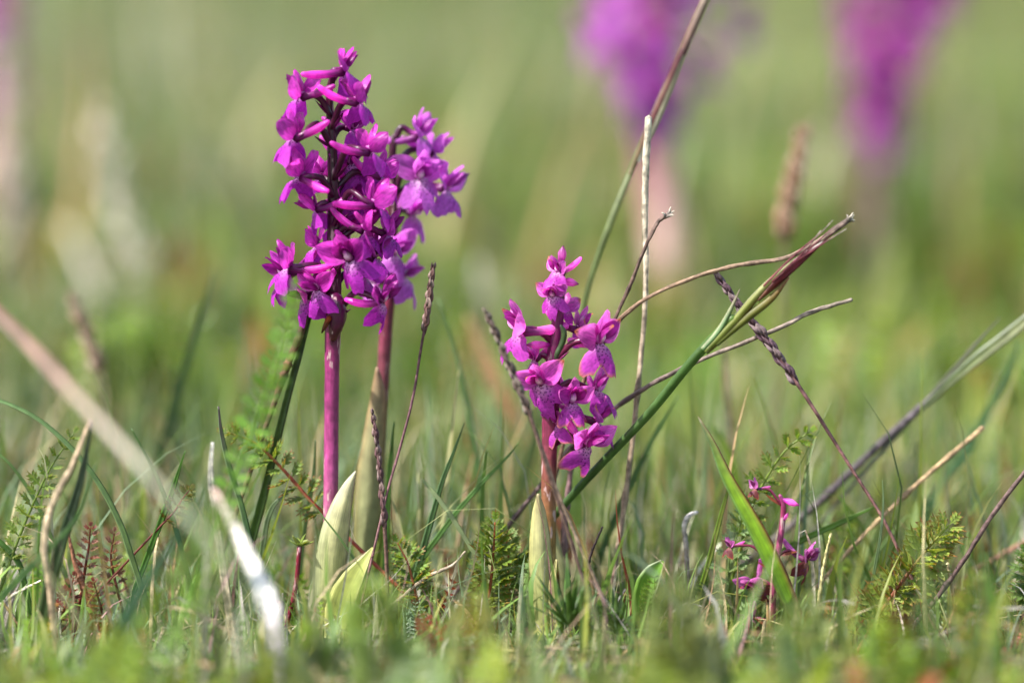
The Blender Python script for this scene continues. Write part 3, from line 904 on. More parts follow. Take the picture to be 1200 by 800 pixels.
# ------------------------------------------------------------------ blurred orchids behind
def far_orchid(label, base_px, top_px, foot_px, Y, pal, n, stemc, spread_px=70, seed=0, s=1.25, group='purple orchids standing in the meadow'):
    """base_px: lowest flowers, top_px: spike tip, foot_px: where the stem meets the ground"""
    r = random.Random(seed)
    f = at(*foot_px, Y); root = Vector((f.x, f.y, float(gz(f.x, f.y))))
    a, b = at(*base_px, Y), at(*top_px, Y)
    o = thing('orchid', label, 'orchid', group, root)
    g = G(); k = pxs(Y)
    tube(g, spline([Vector((0, 0, 0)), (a - root) * .5 + Vector((.002, 0, 0)), a - root, b - root], 24), [22 * k, 21 * k, 20 * k, 17 * k, 12 * k], stemc, 10)
    link('stem', g.mesh('stem', M_STEM), o)
    for i in range(n):
        t = (i + .5) / n
        q = a.lerp(b, t); az = i * 137.5 + r.uniform(-20, 20)
        rad = spread_px * k * min(.15 + t * 2.0, 1.15 - .4 * t) * r.uniform(.3, .95)
        d = Vector((math.sin(R(az)), -math.cos(R(az)), .15))
        flower(o, root, q + d * rad, q, az, r.uniform(-10, 10), 0, s, pal, seed=seed + i, bract=False)
    return o


far_orchid('large blurred magenta orchid behind the arching stem at the top edge', (764, 140), (775, -220), (785, 560), .74, 'lilac', 40, [C(196, 160, 140), C(216, 170, 160), C(170, 90, 120), C(120, 30, 80)], 150, 300, 1.5)
far_orchid('most blurred dark purple orchid at the upper right', (1030, 165), (1112, -260), (1006, 560), 1.0, 'deep', 40, [C(110, 90, 70), C(90, 40, 56), C(76, 16, 54), C(80, 12, 60)], 92, 400, 1.45)
far_orchid('faint pink orchid cut off by the left edge', (2, 150), (2, -160), (14, 480), 1.0, 'lilac', 14, [C(150, 120, 110), C(190, 150, 150), C(140, 60, 100)], 40, 500, 1.1)


# ------------------------------------------------------------------ traced blades, stems and seed heads
GB = 'green grass blades among the orchids'; GD = 'dry grass stems among the orchids'; GS = 'grass seed heads'


def blade(label, pix, wid, Y, cols=GREEN, edge=None, fold=.4, roll=.2, twist=0., mat=None, name='grass_shoot', cat='grass shoot', group=GB, n=26, na=4):
    k = pxs(Y if not isinstance(Y, list) else Y[0])
    P = grounded(trace(pix, Y, n)); root = P[0].copy()
    P = [q - root for q in P]
    g = G(); ribbon(g, P, [x * k for x in wid], cols, edge, fold, roll=roll, twist=twist, na=na)
    return thing(name, label, cat, group, root, g.mesh(name, mat or M_LEAF))


def stalk(label, pix, rad, Y, cols, mat=None, name='dry_grass_stem', cat='grass stem', group=GD, n=40, lump=.06, knob=None):
    k = pxs(Y if not isinstance(Y, list) else Y[0])
    P = grounded(trace(pix, Y, n)); root = P[0].copy()
    P = [q - root for q in P]
    g = G(); rs = random.Random(len(label))
    nd = {rs.randrange(6, len(P) - 6): 1 for _ in range(2)}
    wob = [Vector((rs.uniform(-1, 1), 0, rs.uniform(-1, 1))) * k * .35 for _ in P]
    P = [q + w_ for q, w_ in zip(P, wob)]
    m_ = len(P); RR = [lerplist([x * k for x in rad], i / (m_ - 1)) * (1.35 if i in nd else 1) * rs.uniform(.88, 1.1) for i in range(m_)]
    CCs = [tuple(x * (.6 if i in nd else 1) * q for x in lerplist(cols, i / (m_ - 1))) for i, q in enumerate([rs.uniform(.78, 1.15) for _ in P])]
    tube(g, P, RR, CCs, 8, lump=lump, seed=len(label))
    if knob is None:
        return thing(name, label, cat, group, root, g.mesh(name, mat or M_DRY))
    t = thing(name, label, cat, group, root)
    link('stem', g.mesh('stem', mat or M_DRY), t)
    g = G(); r = random.Random(len(label)); e = P[-1]; d = (P[-1] - P[-3]).normalized()
    for i in range(9):
        v = (d * 1.0 + Vector((r.uniform(-1, 1), r.uniform(-1, 1), r.uniform(-1, 1))) * 1.1).normalized()
        tube(g, spline([e - d * knob * k * .6, e + v * knob * k * .45, e + v * knob * k * r.uniform(.7, 1.1) + Vector((r.uniform(-1, 1), 0, r.uniform(-1, 1))) * k * 2], 5), [1.6 * k, 1.8 * k, 1.2 * k, .4 * k], [BROWN, GREY, PALE], 5, lump=.2)
    link('frayed_tip', g.mesh('frayed_tip', M_DRY), t)
    return t


def spikelet_mesh(L, W, c0, c1, awn=0):
    g = G()
    for s, o in ((1, 0), (-1, .12)):
        pts = [Vector((s * W * .18 * math.sin(math.pi * t), L * (t + o), W * .1 * s)) for t in (0, .2, .4, .6, .8, 1)]
        tube(g, pts, [W * .12, W * .42, W * .5, W * .42, W * .22, W * .04], [c0, mixc(c0, c1, .5), c1], 6, flat=.6)
    if awn:
        tube(g, [Vector((0, L, 0)), Vector((0, L * 1.3, 0)), Vector((W * .3, L * (1 + awn), 0))], [W * .05, W * .04, W * .02], [c1], 4)
    return g.mesh('spikelet', M_DRY)


def seed_head(label, pix, rad, Y, cols, head, n_sp, L, W, c0, c1, name='seed_head', splay=.35, awn=0, mat=None, seed=0, group=GS):
    """a grass stalk whose last part (from fraction `head` to the tip) carries spikelets"""
    k = pxs(Y if not isinstance(Y, list) else Y[0])
    P = trace(pix, Y, 60); root = P[0].copy(); P = [q - root for q in P]
    t = thing(name, label, 'seed head', group, root)
    g = G(); tube(g, [q - root for q in grounded([q + root for q in P])], [x * k for x in rad], cols, 7, lump=.05); link('stem', g.mesh('stem', mat or M_DRY), t)
    ms = [spikelet_mesh(L * k, W * k, c0, c1, awn), spikelet_mesh(L * k * .85, W * k * 1.1, mixc(c0, c1, .3), mixc(c1, PALE, .25), awn)]
    r = random.Random(seed)
    for i in range(n_sp):
        s = head + (1 - head) * i / (n_sp - 1) * .97
        j = min(int(s * 59), 58); d = (P[j + 1] - P[j]).normalized()
        a = i * 2.4 + r.uniform(-.3, .3); u = d.orthogonal().normalized(); v = d.cross(u)
        side = u * math.cos(a) + v * math.sin(a)
        link('spikelet', ms[i % 2], t, aim(d + side * splay, side, P[j] + side * W * k * .2, (1 - .45 * (i / n_sp) ** 2) * r.uniform(.85, 1.1)))
    return t


# --- the big flowering grass crossing right of centre
def flowering_grass():
    pix = [(596, 690), (620, 642), (648, 606), (700, 548), (760, 485), (805, 430), (835, 397), (860, 372)]
    Y = [.022, .018, .012, .004, -.004, -.010, -.012, -.014]
    P = trace(pix, Y, 44); root = P[0].copy(); P = [q - root for q in P]
    t = thing('flowering_grass', 'thick green grass stem slanting up to the right with a half opened purple tipped flower head', 'grass', None, root)
    g = G(); tube(g, P, [x * PXM for x in (4.5, 5, 5.5, 6, 6.2, 6.5, 7, 6)], [C(78, 100, 52), C(78, 104, 56), C(84, 116, 60), C(80, 112, 54), C(96, 126, 52)], 10, flat=.8)
    link('stem', g.mesh('stem', M_LEAF), t)
    for nm, px_, wd, cl, ed, rl in (
        ('flag_leaf', [(824, 410), (843, 388), (857, 362), (867, 339)], [7, 8, 5, .8], [C(84, 116, 62), C(110, 140, 90), C(150, 120, 110)], ([C(200, 200, 160)], [C(110, 140, 84)]), .2),
        ('glume', [(826, 412), (858, 378), (893, 338), (930, 304)], [8, 13, 11, 8, 1], [C(110, 124, 44), C(134, 140, 60), C(190, 186, 140)], ([C(206, 200, 160)], [C(120, 90, 50)]), -.3),
        ('glume', [(840, 404), (875, 374), (905, 350), (925, 325)], [7, 12, 10, 2], [C(100, 110, 36), C(120, 118, 48), C(150, 90, 60)], ([C(130, 130, 60)], [C(96, 60, 34)]), .5),
        ('glume', [(888, 352), (915, 325), (940, 302), (966, 282)], [4, 12, 11, 7, .8], [C(120, 84, 50), C(136, 30, 52), C(150, 70, 84), C(214, 204, 196)], ([C(190, 150, 140), C(226, 222, 206)], [C(96, 20, 36), C(170, 130, 110)]), .1),
        ('glume', [(900, 340), (928, 316), (950, 296), (975, 274)], [3, 6, 5, .8], [C(130, 36, 50), C(120, 24, 40)], ([C(180, 120, 110)], [C(90, 16, 30)]), -.7),
    ):
        n_ = len(px_)
        pts = [q - root for q in trace(px_, -.015, 18)]
        g = G(); ribbon(g, pts, [x * PXM for x in wd], cl, ed, fold=-.6, na=6, thick=.35, roll=rl)
        link(nm, g.mesh(nm, M_SHEATH), t)
    for px_ in ([(895, 335), (930, 300), (960, 275), (976, 258)], [(935, 305), (965, 285), (992, 268)], [(905, 330), (940, 300), (975, 268), (1000, 252)], [(918, 318), (945, 292), (962, 270)]):
        g = G(); tube(g, [q - root for q in trace(px_, -.016, 12)], [x * PXM for x in (1.3, 1.1, .5)], [C(130, 60, 70), C(110, 50, 60), C(190, 180, 160)], 5)
        link('awn', g.mesh('awn', M_DRY), t)


flowering_grass()

# broad bent blade, right
blade('broad bright yellow green blade with a red edge bent across the withering orchid', [(962, 800), (945, 750), (930, 716), (905, 660), (880, 610), (852, 560), (835, 520), (818, 488)],
      [15, 15, 17, 22, 22, 18, 13, 7, 1.5], [-.03, -.028, -.025, -.024, -.022, -.018, -.015, -.012], [C(120, 124, 60), C(132, 120, 84), C(110, 150, 26), C(130, 168, 24), C(126, 160, 28), C(120, 140, 60), C(130, 120, 90)],
      ([C(120, 70, 50), C(96, 130, 60), C(70, 110, 70)], [C(130, 60, 60), C(150, 60, 50), C(130, 40, 50), C(110, 60, 60)]), fold=.3, na=6)
blade('dark green upright stem like blade leaning right beside the tall orchid', [(292, 642), (306, 590), (322, 525), (338, 460), (352, 410), (369, 350)], [8, 10, 10.5, 10, 9, 8, 3], .012, [C(72, 96, 40), C(76, 104, 40), C(58, 78, 40)], ([C(90, 120, 60)], [C(44, 58, 34)]), fold=.7)
stalk('brown mottled dry stem leaning on the dark green blade under the flower spike', [(322, 470), (336, 430), (352, 390), (364, 350)], [2, 4, 4.5, 3], .010, [C(96, 90, 60), C(120, 84, 60), C(70, 60, 44)])
blade('blurred dark blade rising alone left of the tall orchid', [(180, 560), (200, 490), (222, 415), (240, 355), (250, 318)], [9, 11, 10, 7, 2], .13, [DKGREEN, C(60, 86, 50), C(84, 106, 70)])
blade('long pale ribbed blade arching in from the left edge', [(150, 640), (140, 612), (118, 570), (88, 530), (50, 495), (12, 474), (-30, 462)], [6, 7, 7.5, 7, 6, 5, 4], -.01, [GREEN, C(104, 130, 76), C(116, 146, 90)], ([C(140, 164, 110)], [C(70, 96, 50)]))
blade('narrow blade with a thin tip leaning left in the second row at the left', [(214, 650), (203, 610), (185, 562), (168, 528), (154, 502)], [5, 6, 6, 4, 1], -.002, C(88, 120, 60))
blade('short curved blade pointing up right above the small red leaflet', [(194, 596), (200, 580), (208, 556), (217, 528)], [5, 8, 6, 1], -.004, C(84, 124, 48))
blade('slim blade with a purple tip left of the dark stem blade', [(292, 632), (282, 590), (268, 545), (259, 505), (256, 476)], [7, 8, 7, 6, 2], .000, [C(96, 128, 74), C(80, 112, 66), C(80, 100, 60), C(90, 60, 80)], ([C(140, 160, 120)], [C(70, 100, 50)]))
blade('arching blade low at the left edge', [(58, 625), (48, 600), (30, 568), (10, 542), (-10, 525)], [5, 5.5, 5, 4, 2], .004, C(96, 124, 66))
blade('dark broad blade leaning right at the far left', [(46, 740), (62, 670), (80, 610), (95, 560), (108, 495)], [12, 15, 14, 10, 2], -.045, [C(78, 96, 50), C(70, 88, 60), C(60, 70, 60)])
blade('low green blade crossing at the left edge', [(-12, 715), (20, 680), (60, 640), (90, 605), (112, 545)], [9, 9, 8, 6, 2], -.05, C(88, 122, 66))
blade('stout green stub rising from the left edge', [(30, 690), (22, 660), (5, 640), (-15, 622)], [5, 7, 7, 6], -.004, C(74, 110, 44))
blade('upright blurred blade left of the brown spike', [(204, 650), (208, 560), (206, 480), (203, 430)], [8, 9, 8, 3], .15, DKGREEN)
blade('soft blade leaning out near the pink stem', [(355, 640), (360, 600), (367, 560), (370, 515)], [4, 5.5, 5, 1.5], .02, C(90, 112, 66))
blade('curled short grey green blade below the feathery leaf', [(308, 640), (313, 610), (322, 590), (338, 578)], [5, 7, 6, 2], .01, C(120, 140, 100))
blade('curved blade tip standing right of the sheath leaf', [(452, 640), (455, 580), (458, 535), (462, 494)], [5, 8, 7, 1.5], .02, C(80, 116, 48))
blade('tall narrow blade leaning right between the two sharp orchids', [(490, 665), (502, 620), (518, 565), (532, 528), (544, 495)], [7, 8, 8, 5, 1], .008, [C(76, 104, 56), C(92, 124, 76)], ([C(110, 140, 96)], [C(60, 84, 44)]))
blade('low blade slanting right that ends beside the pink orchid', [(508, 636), (535, 600), (570, 560), (592, 538), (608, 518)], [6, 7, 6, 4, 1], .012, C(104, 142, 72))
blade('thin pale blade leaning left between the orchids', [(549, 637), (530, 607), (512, 582), (495, 562)], [4, 5.5, 6, 3], .004, C(150, 164, 116))
blade('long blurred green blade leaning left between the orchids', [(568, 640), (564, 580), (552, 500), (536, 420), (514, 350)], [9, 9, 8, 6, 2], .07, [C(106, 138, 84), C(110, 140, 84)])
blade('second blurred short green blade between the orchids', [(542, 650), (538, 600), (530, 560), (527, 530)], [7, 8, 6, 2], .09, C(110, 136, 84))
blade('grey green blade leaning right behind the pink orchid', [(690, 690), (715, 620), (742, 560), (770, 505), (796, 462)], [8, 9, 8, 6, 1], .045, [C(90, 120, 72), C(84, 118, 64)])
blade('dark blurred blade behind the foot of the pink orchid', [(592, 640), (604, 590), (622, 530), (636, 480)], [14, 16, 13, 5], .09, C(100, 118, 70))
blade('bright narrow blade left of the broad bent blade', [(818, 700), (830, 660), (843, 610), (856, 565), (864, 545)], [5, 7, 7, 4, 1], .004, YGREEN, ([C(100, 140, 40)], [C(90, 130, 50)]))
blade('wide blurred light green blade behind the broad bent blade', [(872, 620), (864, 570), (852, 530), (838, 498)], [16, 18, 13, 3], .10, C(130, 156, 50))
blade('green blade lying to the right above the violet shrivelled flower', [(905, 652), (940, 632), (980, 614), (1024, 594)], [6, 8, 7, 2], .010, C(104, 140, 52))
blade('hair thin upright blade right of centre of the tuft', [(1026, 660), (1032, 625), (1035, 590), (1034, 562)], [3, 4, 3, .6], -.004, C(130, 150, 110))
blade('blurred teal blade crossing behind at the right', [(1040, 680), (1085, 600), (1130, 530), (1170, 460), (1196, 400)], [10, 13, 12, 9, 4], .12, C(96, 136, 92))
blade('blurred upright light blade behind the straw stem at the right', [(1010, 640), (1050, 560), (1085, 490), (1100, 440)], [10, 12, 10, 3], .17, C(160, 170, 120))
blade('blurred green blade in the right hand corner', [(1168, 800), (1166, 740), (1160, 690), (1152, 650)], [12, 15, 12, 3], -.11, C(108, 150, 60))
blade('teal foreground blade leaning right in front of the herbs at the left', [(130, 760), (160, 700), (200, 640), (232, 590), (246, 560)], [16, 20, 16, 10, 3], -.14, C(82, 116, 84))
blade('very blurred broad straw green blade sweeping down from the left edge', [(330, 745), (270, 660), (205, 590), (150, 530), (90, 465), (35, 405), (-15, 355)], [7, 8, 8, 8, 9, 12, 11], [-.22, -.22, -.21, -.20, -.18, -.16, -.14], [C(110, 126, 80), C(120, 136, 90), C(130, 150, 104), C(156, 164, 130), C(214, 202, 190), C(176, 130, 124), C(140, 84, 88)], ([C(130, 144, 100), C(150, 156, 120), C(206, 200, 184), C(220, 206, 196)], [C(160, 156, 120)]), mat=M_LEAF)
blade('bright cream dead blade blurred in the foreground', [(328, 850), (322, 760), (314, 705), (292, 655), (268, 605), (250, 572)], [20, 22, 25, 17, 10, 5], [-.14, -.14, -.13, -.12, -.11, -.10], [C(206, 186, 190), C(226, 210, 212), C(250, 248, 238), C(240, 230, 216), C(200, 160, 150)], mat=M_DRY, name='withered_shoot', cat='withered shoot', group=None)
blade('pale hooked dead blade end left of the cream dead blade', [(240, 740), (241, 690), (242, 660), (240, 636)], [8, 8, 7, 4], -.09, [PALE], mat=M_DRY, name='withered_shoot', cat='withered shoot', group=None)
blade('white bleached blade tip standing above the cream dead blade', [(252, 600), (248, 570), (247, 545), (249, 518)], [11, 9, 7, 4], -.03, [STRAW, PALE, C(236, 230, 216)], mat=M_DRY, name='withered_shoot', cat='withered shoot', group=None)
blade('grey pink sliver of dead leaf at the bottom left', [(0, 735), (12, 700), (28, 672)], [8, 18, 10, 2], -.01, [C(170, 150, 150)], mat=M_DRY, name='withered_shoot', cat='withered shoot', group=None)

# dry stems
stalk('pale straw stem standing upright behind the pink orchid', [(720, 668), (732, 590), (744, 490), (753, 400), (757, 330), (756, 250), (757, 190), (760, 138)], [3, 3, 3.2, 3, 3, 3.6, 4, 4], .016, [C(150, 120, 110), C(180, 156, 130), C(200, 186, 160), C(214, 204, 180)])
stalk('short dark brown stem with a curled grey tip beside the straw stem', [(700, 420), (715, 385), (738, 335), (756, 290), (770, 262), (782, 252)], [2, 2.2, 2.3, 2.3, 2.2, 2.5], .006, [C(100, 78, 70), C(110, 88, 76), C(120, 100, 90)], knob=9)
stalk('long brown stem arching right to a frayed grey tip', [(650, 560), (672, 480), (705, 402), (745, 358), (800, 330), (860, 312), (920, 302), (960, 282), (994, 258)], [2.5, 2.5, 2.5, 2.6, 2.6, 2.6, 2.6, 3, 3.4], [.015, .012, .008, .003, .000, -.003, -.004, -.006, -.008], [C(120, 84, 70), C(140, 112, 90), C(150, 124, 100), C(130, 110, 100)], knob=8)
stalk('lower brown stem arching right with a bare split tip', [(640, 560), (680, 512), (735, 468), (790, 436), (850, 410), (910, 386), (950, 366), (998, 351)], [2.5, 2.6, 2.7, 2.7, 2.7, 2.7, 3, 2.6], [.02, .018, .013, .006, .002, .002, .003, .004], [C(100, 80, 76), C(120, 100, 96), C(140, 124, 112), C(150, 136, 120)])
stalk('tan straw stalk slanting up to a cut end at the right', [(880, 795), (935, 715), (1000, 640), (1050, 590), (1100, 545), (1152, 501)], [2, 2.2, 2.4, 2.6, 2.8, 3.3], [.01, .014, .018, .022, .026, .03], [C(150, 124, 96), C(180, 150, 112), C(186, 156, 116)])
stalk('wiry brown stem slanting up to the right edge', [(990, 810), (1040, 765), (1090, 710), (1130, 655), (1165, 600), (1215, 535)], [2.2, 2.4, 3, 3, 3, 2.6], -.012, [C(120, 100, 86), C(100, 78, 74), C(112, 90, 84)])
stalk('grey bent root like stem low at the right', [(985, 800), (1020, 765), (1070, 748), (1110, 742), (1150, 728)], [4, 4, 4, 3.5, 3], .01, [C(150, 140, 130), C(130, 116, 110)])
stalk('bleached straw bit lying below the feathery leaf', [(1072, 688), (1090, 715), (1105, 742), (1118, 766)], [1.8, 2.6, 2.8, 1.4], -.012, [C(220, 214, 180), C(214, 210, 160)])
stalk('short upright straw standing right of the feathery leaf', [(1124, 742), (1119, 710), (1114, 680), (1110, 660)], [2, 2, 2, 2.4], -.004, [C(196, 170, 130), C(214, 196, 150)])
stalk('small white hooked dead stem between the orchids and the bent blade', [(806, 680), (804, 640), (802, 616), (808, 604), (817, 600)], [2, 2.6, 3, 3.2, 2], .01, [C(120, 100, 90), C(180, 170, 160), C(220, 214, 206)])
stalk('thick purplish dry stem behind the cream sheath of the pink orchid', [(664, 700), (661, 640), (664, 590), (672, 530), (676, 490)], [4.5, 4.5, 4, 3, 2.5], .02, [C(170, 140, 130), C(140, 110, 110), C(110, 80, 84)])
stalk('fine dark twig right of the pink orchid foot', [(683, 700), (687, 672), (694, 645), (706, 617)], [1.2, 1.5, 1.6, 1.2], -.006, [C(80, 60, 54), C(50, 36, 40)])
stalk('thin tan stem crossing in front of the pink orchid foot', [(740, 790), (715, 720), (680, 640), (655, 580), (632, 515)], [2, 2, 2, 1.8, 1.6], -.03, [C(170, 146, 120), C(140, 116, 100)])
stalk('curved dry stem low between the two sharp orchids', [(470, 700), (500, 676), (530, 662), (545, 646)], [1.6, 2.2, 2, 1], -.005, [C(160, 140, 116), C(186, 170, 146)])
stalk('tan dry stem bending through the far left clump', [(66, 775), (60, 700), (52, 640), (62, 590), (85, 545), (106, 492)], [4, 4, 4, 4, 3.6, 2], -.05, [C(180, 150, 120), C(206, 184, 150), C(196, 170, 140)])
stalk('thin white straw at the lower left', [(0, 708), (20, 694), (48, 680)], [1.8, 2, 1.2], -.01, [PALE])
stalk('thin brown straw at the lower left edge', [(0, 700), (20, 730), (42, 770)], [1.6, 1.6, 1.4], -.02, [TAN])
stalk('upright bleached stub in the lower left turf', [(72, 755), (70, 730), (70, 712)], [1.4, 1.4, 1], -.01, [PALE])
stalk('reddish dry stem in the left herb patch', [(98, 690), (88, 660), (80, 625)], [4, 3.5, 1.5], -.005, [C(150, 100, 74), C(160, 110, 84)])
stalk('twisted dry bit with a dark end in the lower left turf', [(185, 752), (192, 738), (186, 724), (195, 712)], [2.5, 3, 3, 1], -.012, [C(90, 70, 56), C(190, 170, 140), C(80, 60, 50)])
stalk('pale dry straw lying low at the bottom left', [(150, 762), (200, 742), (240, 728)], [1.8, 2, 1.5], -.01, [C(170, 150, 120)])
stalk('pale straw lying across the bottom right of centre', [(735, 772), (700, 764), (660, 760), (640, 758)], [2, 2.4, 2.4, 1.5], -.05, [C(190, 166, 130)])
stalk('white needle of straw near the bent blade foot', [(905, 752), (912, 742), (918, 735)], [1.5, 2, 1], -.012, [C(226, 220, 200)])
stalk('short straw peg in the turf below the withering orchid', [(892, 780), (893, 755), (896, 728)], [2, 2.4, 2], -.02, [C(200, 180, 140)])
stalk('slanting straw at the lower right of the turf', [(1010, 790), (1040, 770), (1060, 762)], [3, 4, 2], -.018, [C(206, 196, 160)])
stalk('second slanting straw right of the withering orchid', [(960, 700), (966, 660), (974, 625)], [2, 2.2, 1.6], -.012, [C(200, 190, 130)])
stalk('pair of crossed pale needles left of the withering orchid', [(851, 760), (846, 735), (843, 712)], [1.6, 1.6, 1], -.014, [C(200, 206, 180)])
stalk('dark stem slanting down from the right edge', [(915, 625), (960, 588), (1010, 540), (1065, 490), (1105, 455)], [4, 4.5, 5, 5, 5], .055, [C(110, 100, 90), C(92, 82, 84), C(96, 88, 90)])
blade('folded pale green blade end coming in at the right edge', [(1080, 478), (1110, 450), (1145, 420), (1180, 393), (1230, 352)], [4, 9, 14, 14, 12], .05, [C(110, 126, 80), C(150, 160, 110), C(190, 190, 150)], ([C(90, 110, 70)], [C(200, 196, 170)]))
blade('thin grey blade crossing the folded blade at the right edge', [(1085, 470), (1120, 430), (1150, 396), (1172, 372)], [3, 6, 5, 1], .055, [C(130, 130, 110)])
blade('blurred brown dry blade arching behind at the right', [(980, 590), (1010, 560), (1060, 545), (1100, 575), (1130, 620), (1160, 660)], [10, 13, 13, 13, 12, 9], .20, [C(196, 170, 150)], mat=M_DRY, name='withered_shoot', cat='withered shoot', group=None)
stalk('reddish blurred stalk near the right edge', [(1080, 740), (1130, 680), (1165, 655), (1210, 630)], [3, 3.5, 3, 3], .05, [C(150, 110, 90)])

# tall arching sheath stem going out of the frame at the top
def arching():
    P = trace([(676, 395), (690, 335), (712, 270), (738, 205), (760, 150), (785, 90), (805, 40), (832, -20)], .048, 50); root = P[0].copy(); P = [q - root for q in P]
    t = thing('grass_culm', 'tall green grass stem with brown sheaths leaning right and leaving the frame at the top', 'grass stem', None, root)
    k = pxs(.048)
    g = G(); tube(g, P, [x * k for x in (3, 3.4, 4, 4, 3.6, 3, 3)], [C(96, 112, 60), C(110, 124, 74), C(160, 166, 130), C(120, 110, 70), C(110, 90, 70)], 8); link('stem', g.mesh('stem', M_LEAF), t)
    for px_, wd, cl in (([(738, 205), (758, 160), (775, 118), (790, 78)], [6, 10, 8, 2], [C(130, 120, 80), C(110, 60, 60), C(150, 120, 100)]),
                        ([(765, 145), (790, 85), (808, 45), (826, 0)], [6, 11, 9, 3], [C(140, 96, 84), C(96, 50, 56), C(190, 180, 160)]),
                        ([(748, 190), (775, 130), (798, 70), (812, 30)], [5, 9, 8, 2], [C(200, 196, 170), C(170, 160, 130), C(206, 196, 180)]),
                        ([(790, 85), (812, 35), (832, -10), (846, -40)], [6, 11, 9, 3], [C(120, 70, 64), C(180, 170, 150)])):
        g = G(); ribbon(g, [q - root for q in trace(px_, .046, 16)], [x * k for x in wd], cl, None, fold=-.6, thick=.35, na=4, roll=.3)
        link('leaf_sheath', g.mesh('leaf_sheath', M_SHEATH), t)


arching()
seed_head('purple brown grass head pointing up left over the flowering stem', [(1062, 664), (1035, 608), (1005, 560), (970, 505), (940, 458), (900, 400), (868, 362), (838, 318)], [1.6, 1.8, 2, 2, 2.2, 2.4, 1.6, .8], -.001, [C(150, 110, 100), C(140, 100, 96), C(100, 70, 74)], .60, 44, 22, 7.5, C(84, 52, 62), C(140, 112, 120), splay=.16, seed=3)
seed_head('slender dark grass head standing between the two left orchids and the gap', [(446, 610), (455, 572), (470, 520), (484, 465), (493, 410), (500, 370), (504, 340), (508, 311)], [1.5, 1.5, 1.6, 1.6, 1.6, 1.4, 1], -.004, [C(150, 110, 110), C(120, 84, 90), C(90, 64, 60)], .64, 24, 17, 6, C(78, 48, 46), C(140, 108, 100), splay=.12, seed=4)
seed_head('brown grass head in front of the long olive sheath leaf', [(454, 720), (453, 660), (450, 610), (446, 560), (441, 515), (436, 480)], [2.4, 2.4, 2.4, 2, 1], -.004, [C(130, 100, 84), C(96, 70, 74)], .35, 26, 17, 5.5, C(84, 56, 60), C(130, 96, 96), splay=.10, seed=5)
seed_head('blurred dark grass head leaning left in front of the pink orchid', [(640, 545), (622, 490), (604, 445), (585, 400), (568, 362)], [2, 2.4, 2.4, 1.6, 1], -.035, [C(110, 86, 76)], .25, 26, 18, 7, C(72, 56, 56), C(130, 110, 100), splay=.14, seed=6)
seed_head('blurred brown seed spike standing up right of centre in the background', [(905, 560), (910, 470), (915, 380), (918, 290), (928, 220), (942, 148)], [2, 2, 2.2, 2.2, 1.5], .20, [C(150, 140, 110), C(150, 120, 100)], .62, 40, 24, 11, C(130, 92, 70), C(186, 150, 120), splay=.5, seed=7)
seed_head('blurred small brown seed spike at the left', [(132, 520), (122, 450), (112, 420), (98, 380), (82, 345)], [2, 2, 2, 1.5], .16, [C(150, 130, 110)], .35, 22, 20, 9, C(130, 96, 80), C(190, 164, 136), splay=.5, seed=8)
seed_head('large pale blurred seed spike in the left background', [(262, 560), (240, 460), (205, 380), (160, 300), (135, 220), (118, 120)], [4, 4, 4, 3], .70, [C(196, 190, 160)], .30, 30, 40, 13, C(206, 198, 170), C(236, 230, 216), splay=.55, seed=9)
seed_head('pale blurred seed spike at the left edge', [(30, 560), (24, 400), (18, 280), (10, 150), (4, 40)], [4, 4, 3.5, 3], .60, [C(170, 166, 130)], .45, 18, 34, 11, C(190, 176, 160), C(216, 200, 190), splay=.3, seed=10)
blade('pale blurred dead leaf standing up in the background left of the pink orchid', [(560, 560), (562, 470), (566, 390), (560, 305)], [20, 30, 34, 22, 6], .50, [C(150, 120, 90), C(190, 160, 120), C(226, 220, 200)], mat=M_DRY, name='withered_shoot', cat='withered shoot', group=None)
blade('whitish blurred dead leaf low in the background beyond the seed head', [(500, 560), (502, 500), (508, 450), (512, 410)], [16, 26, 24, 6], .55, [C(200, 196, 180), C(226, 220, 206)], mat=M_DRY, name='withered_shoot', cat='withered shoot', group=None)
blade('brown blurred dead leaf leaning left of the pink orchid', [(606, 500), (585, 460), (568, 420), (548, 372)], [14, 22, 20, 5], .22, [C(96, 74, 50), C(190, 140, 96), C(206, 166, 120)], mat=M_DRY, name='withered_shoot', cat='withered shoot', group=None)
blade('orange blurred dead leaf in the background left of the tall orchid', [(296, 500), (298, 450), (302, 410), (300, 372)], [16, 22, 20, 6], .40, [C(190, 150, 60), C(206, 110, 60), C(206, 120, 70)], mat=M_DRY, name='withered_shoot', cat='withered shoot', group=None)
blade('pale upright blurred blade in the right background', [(1040, 520), (1040, 440), (1042, 360), (1046, 290)], [24, 34, 34, 8], .62, [C(170, 180, 90), C(190, 196, 120)], )
blade('bright yellow green blurred blade standing at the far right', [(1150, 520), (1152, 430), (1150, 340), (1140, 230)], [30, 40, 34, 8], .75, [C(140, 160, 60), C(150, 166, 70)])
stalk('blurred thin brown stem right of the pink orchid', [(862, 560), (856, 500), (850, 450), (848, 400)], [2.5, 3, 3, 2], .11, [C(130, 110, 90)])


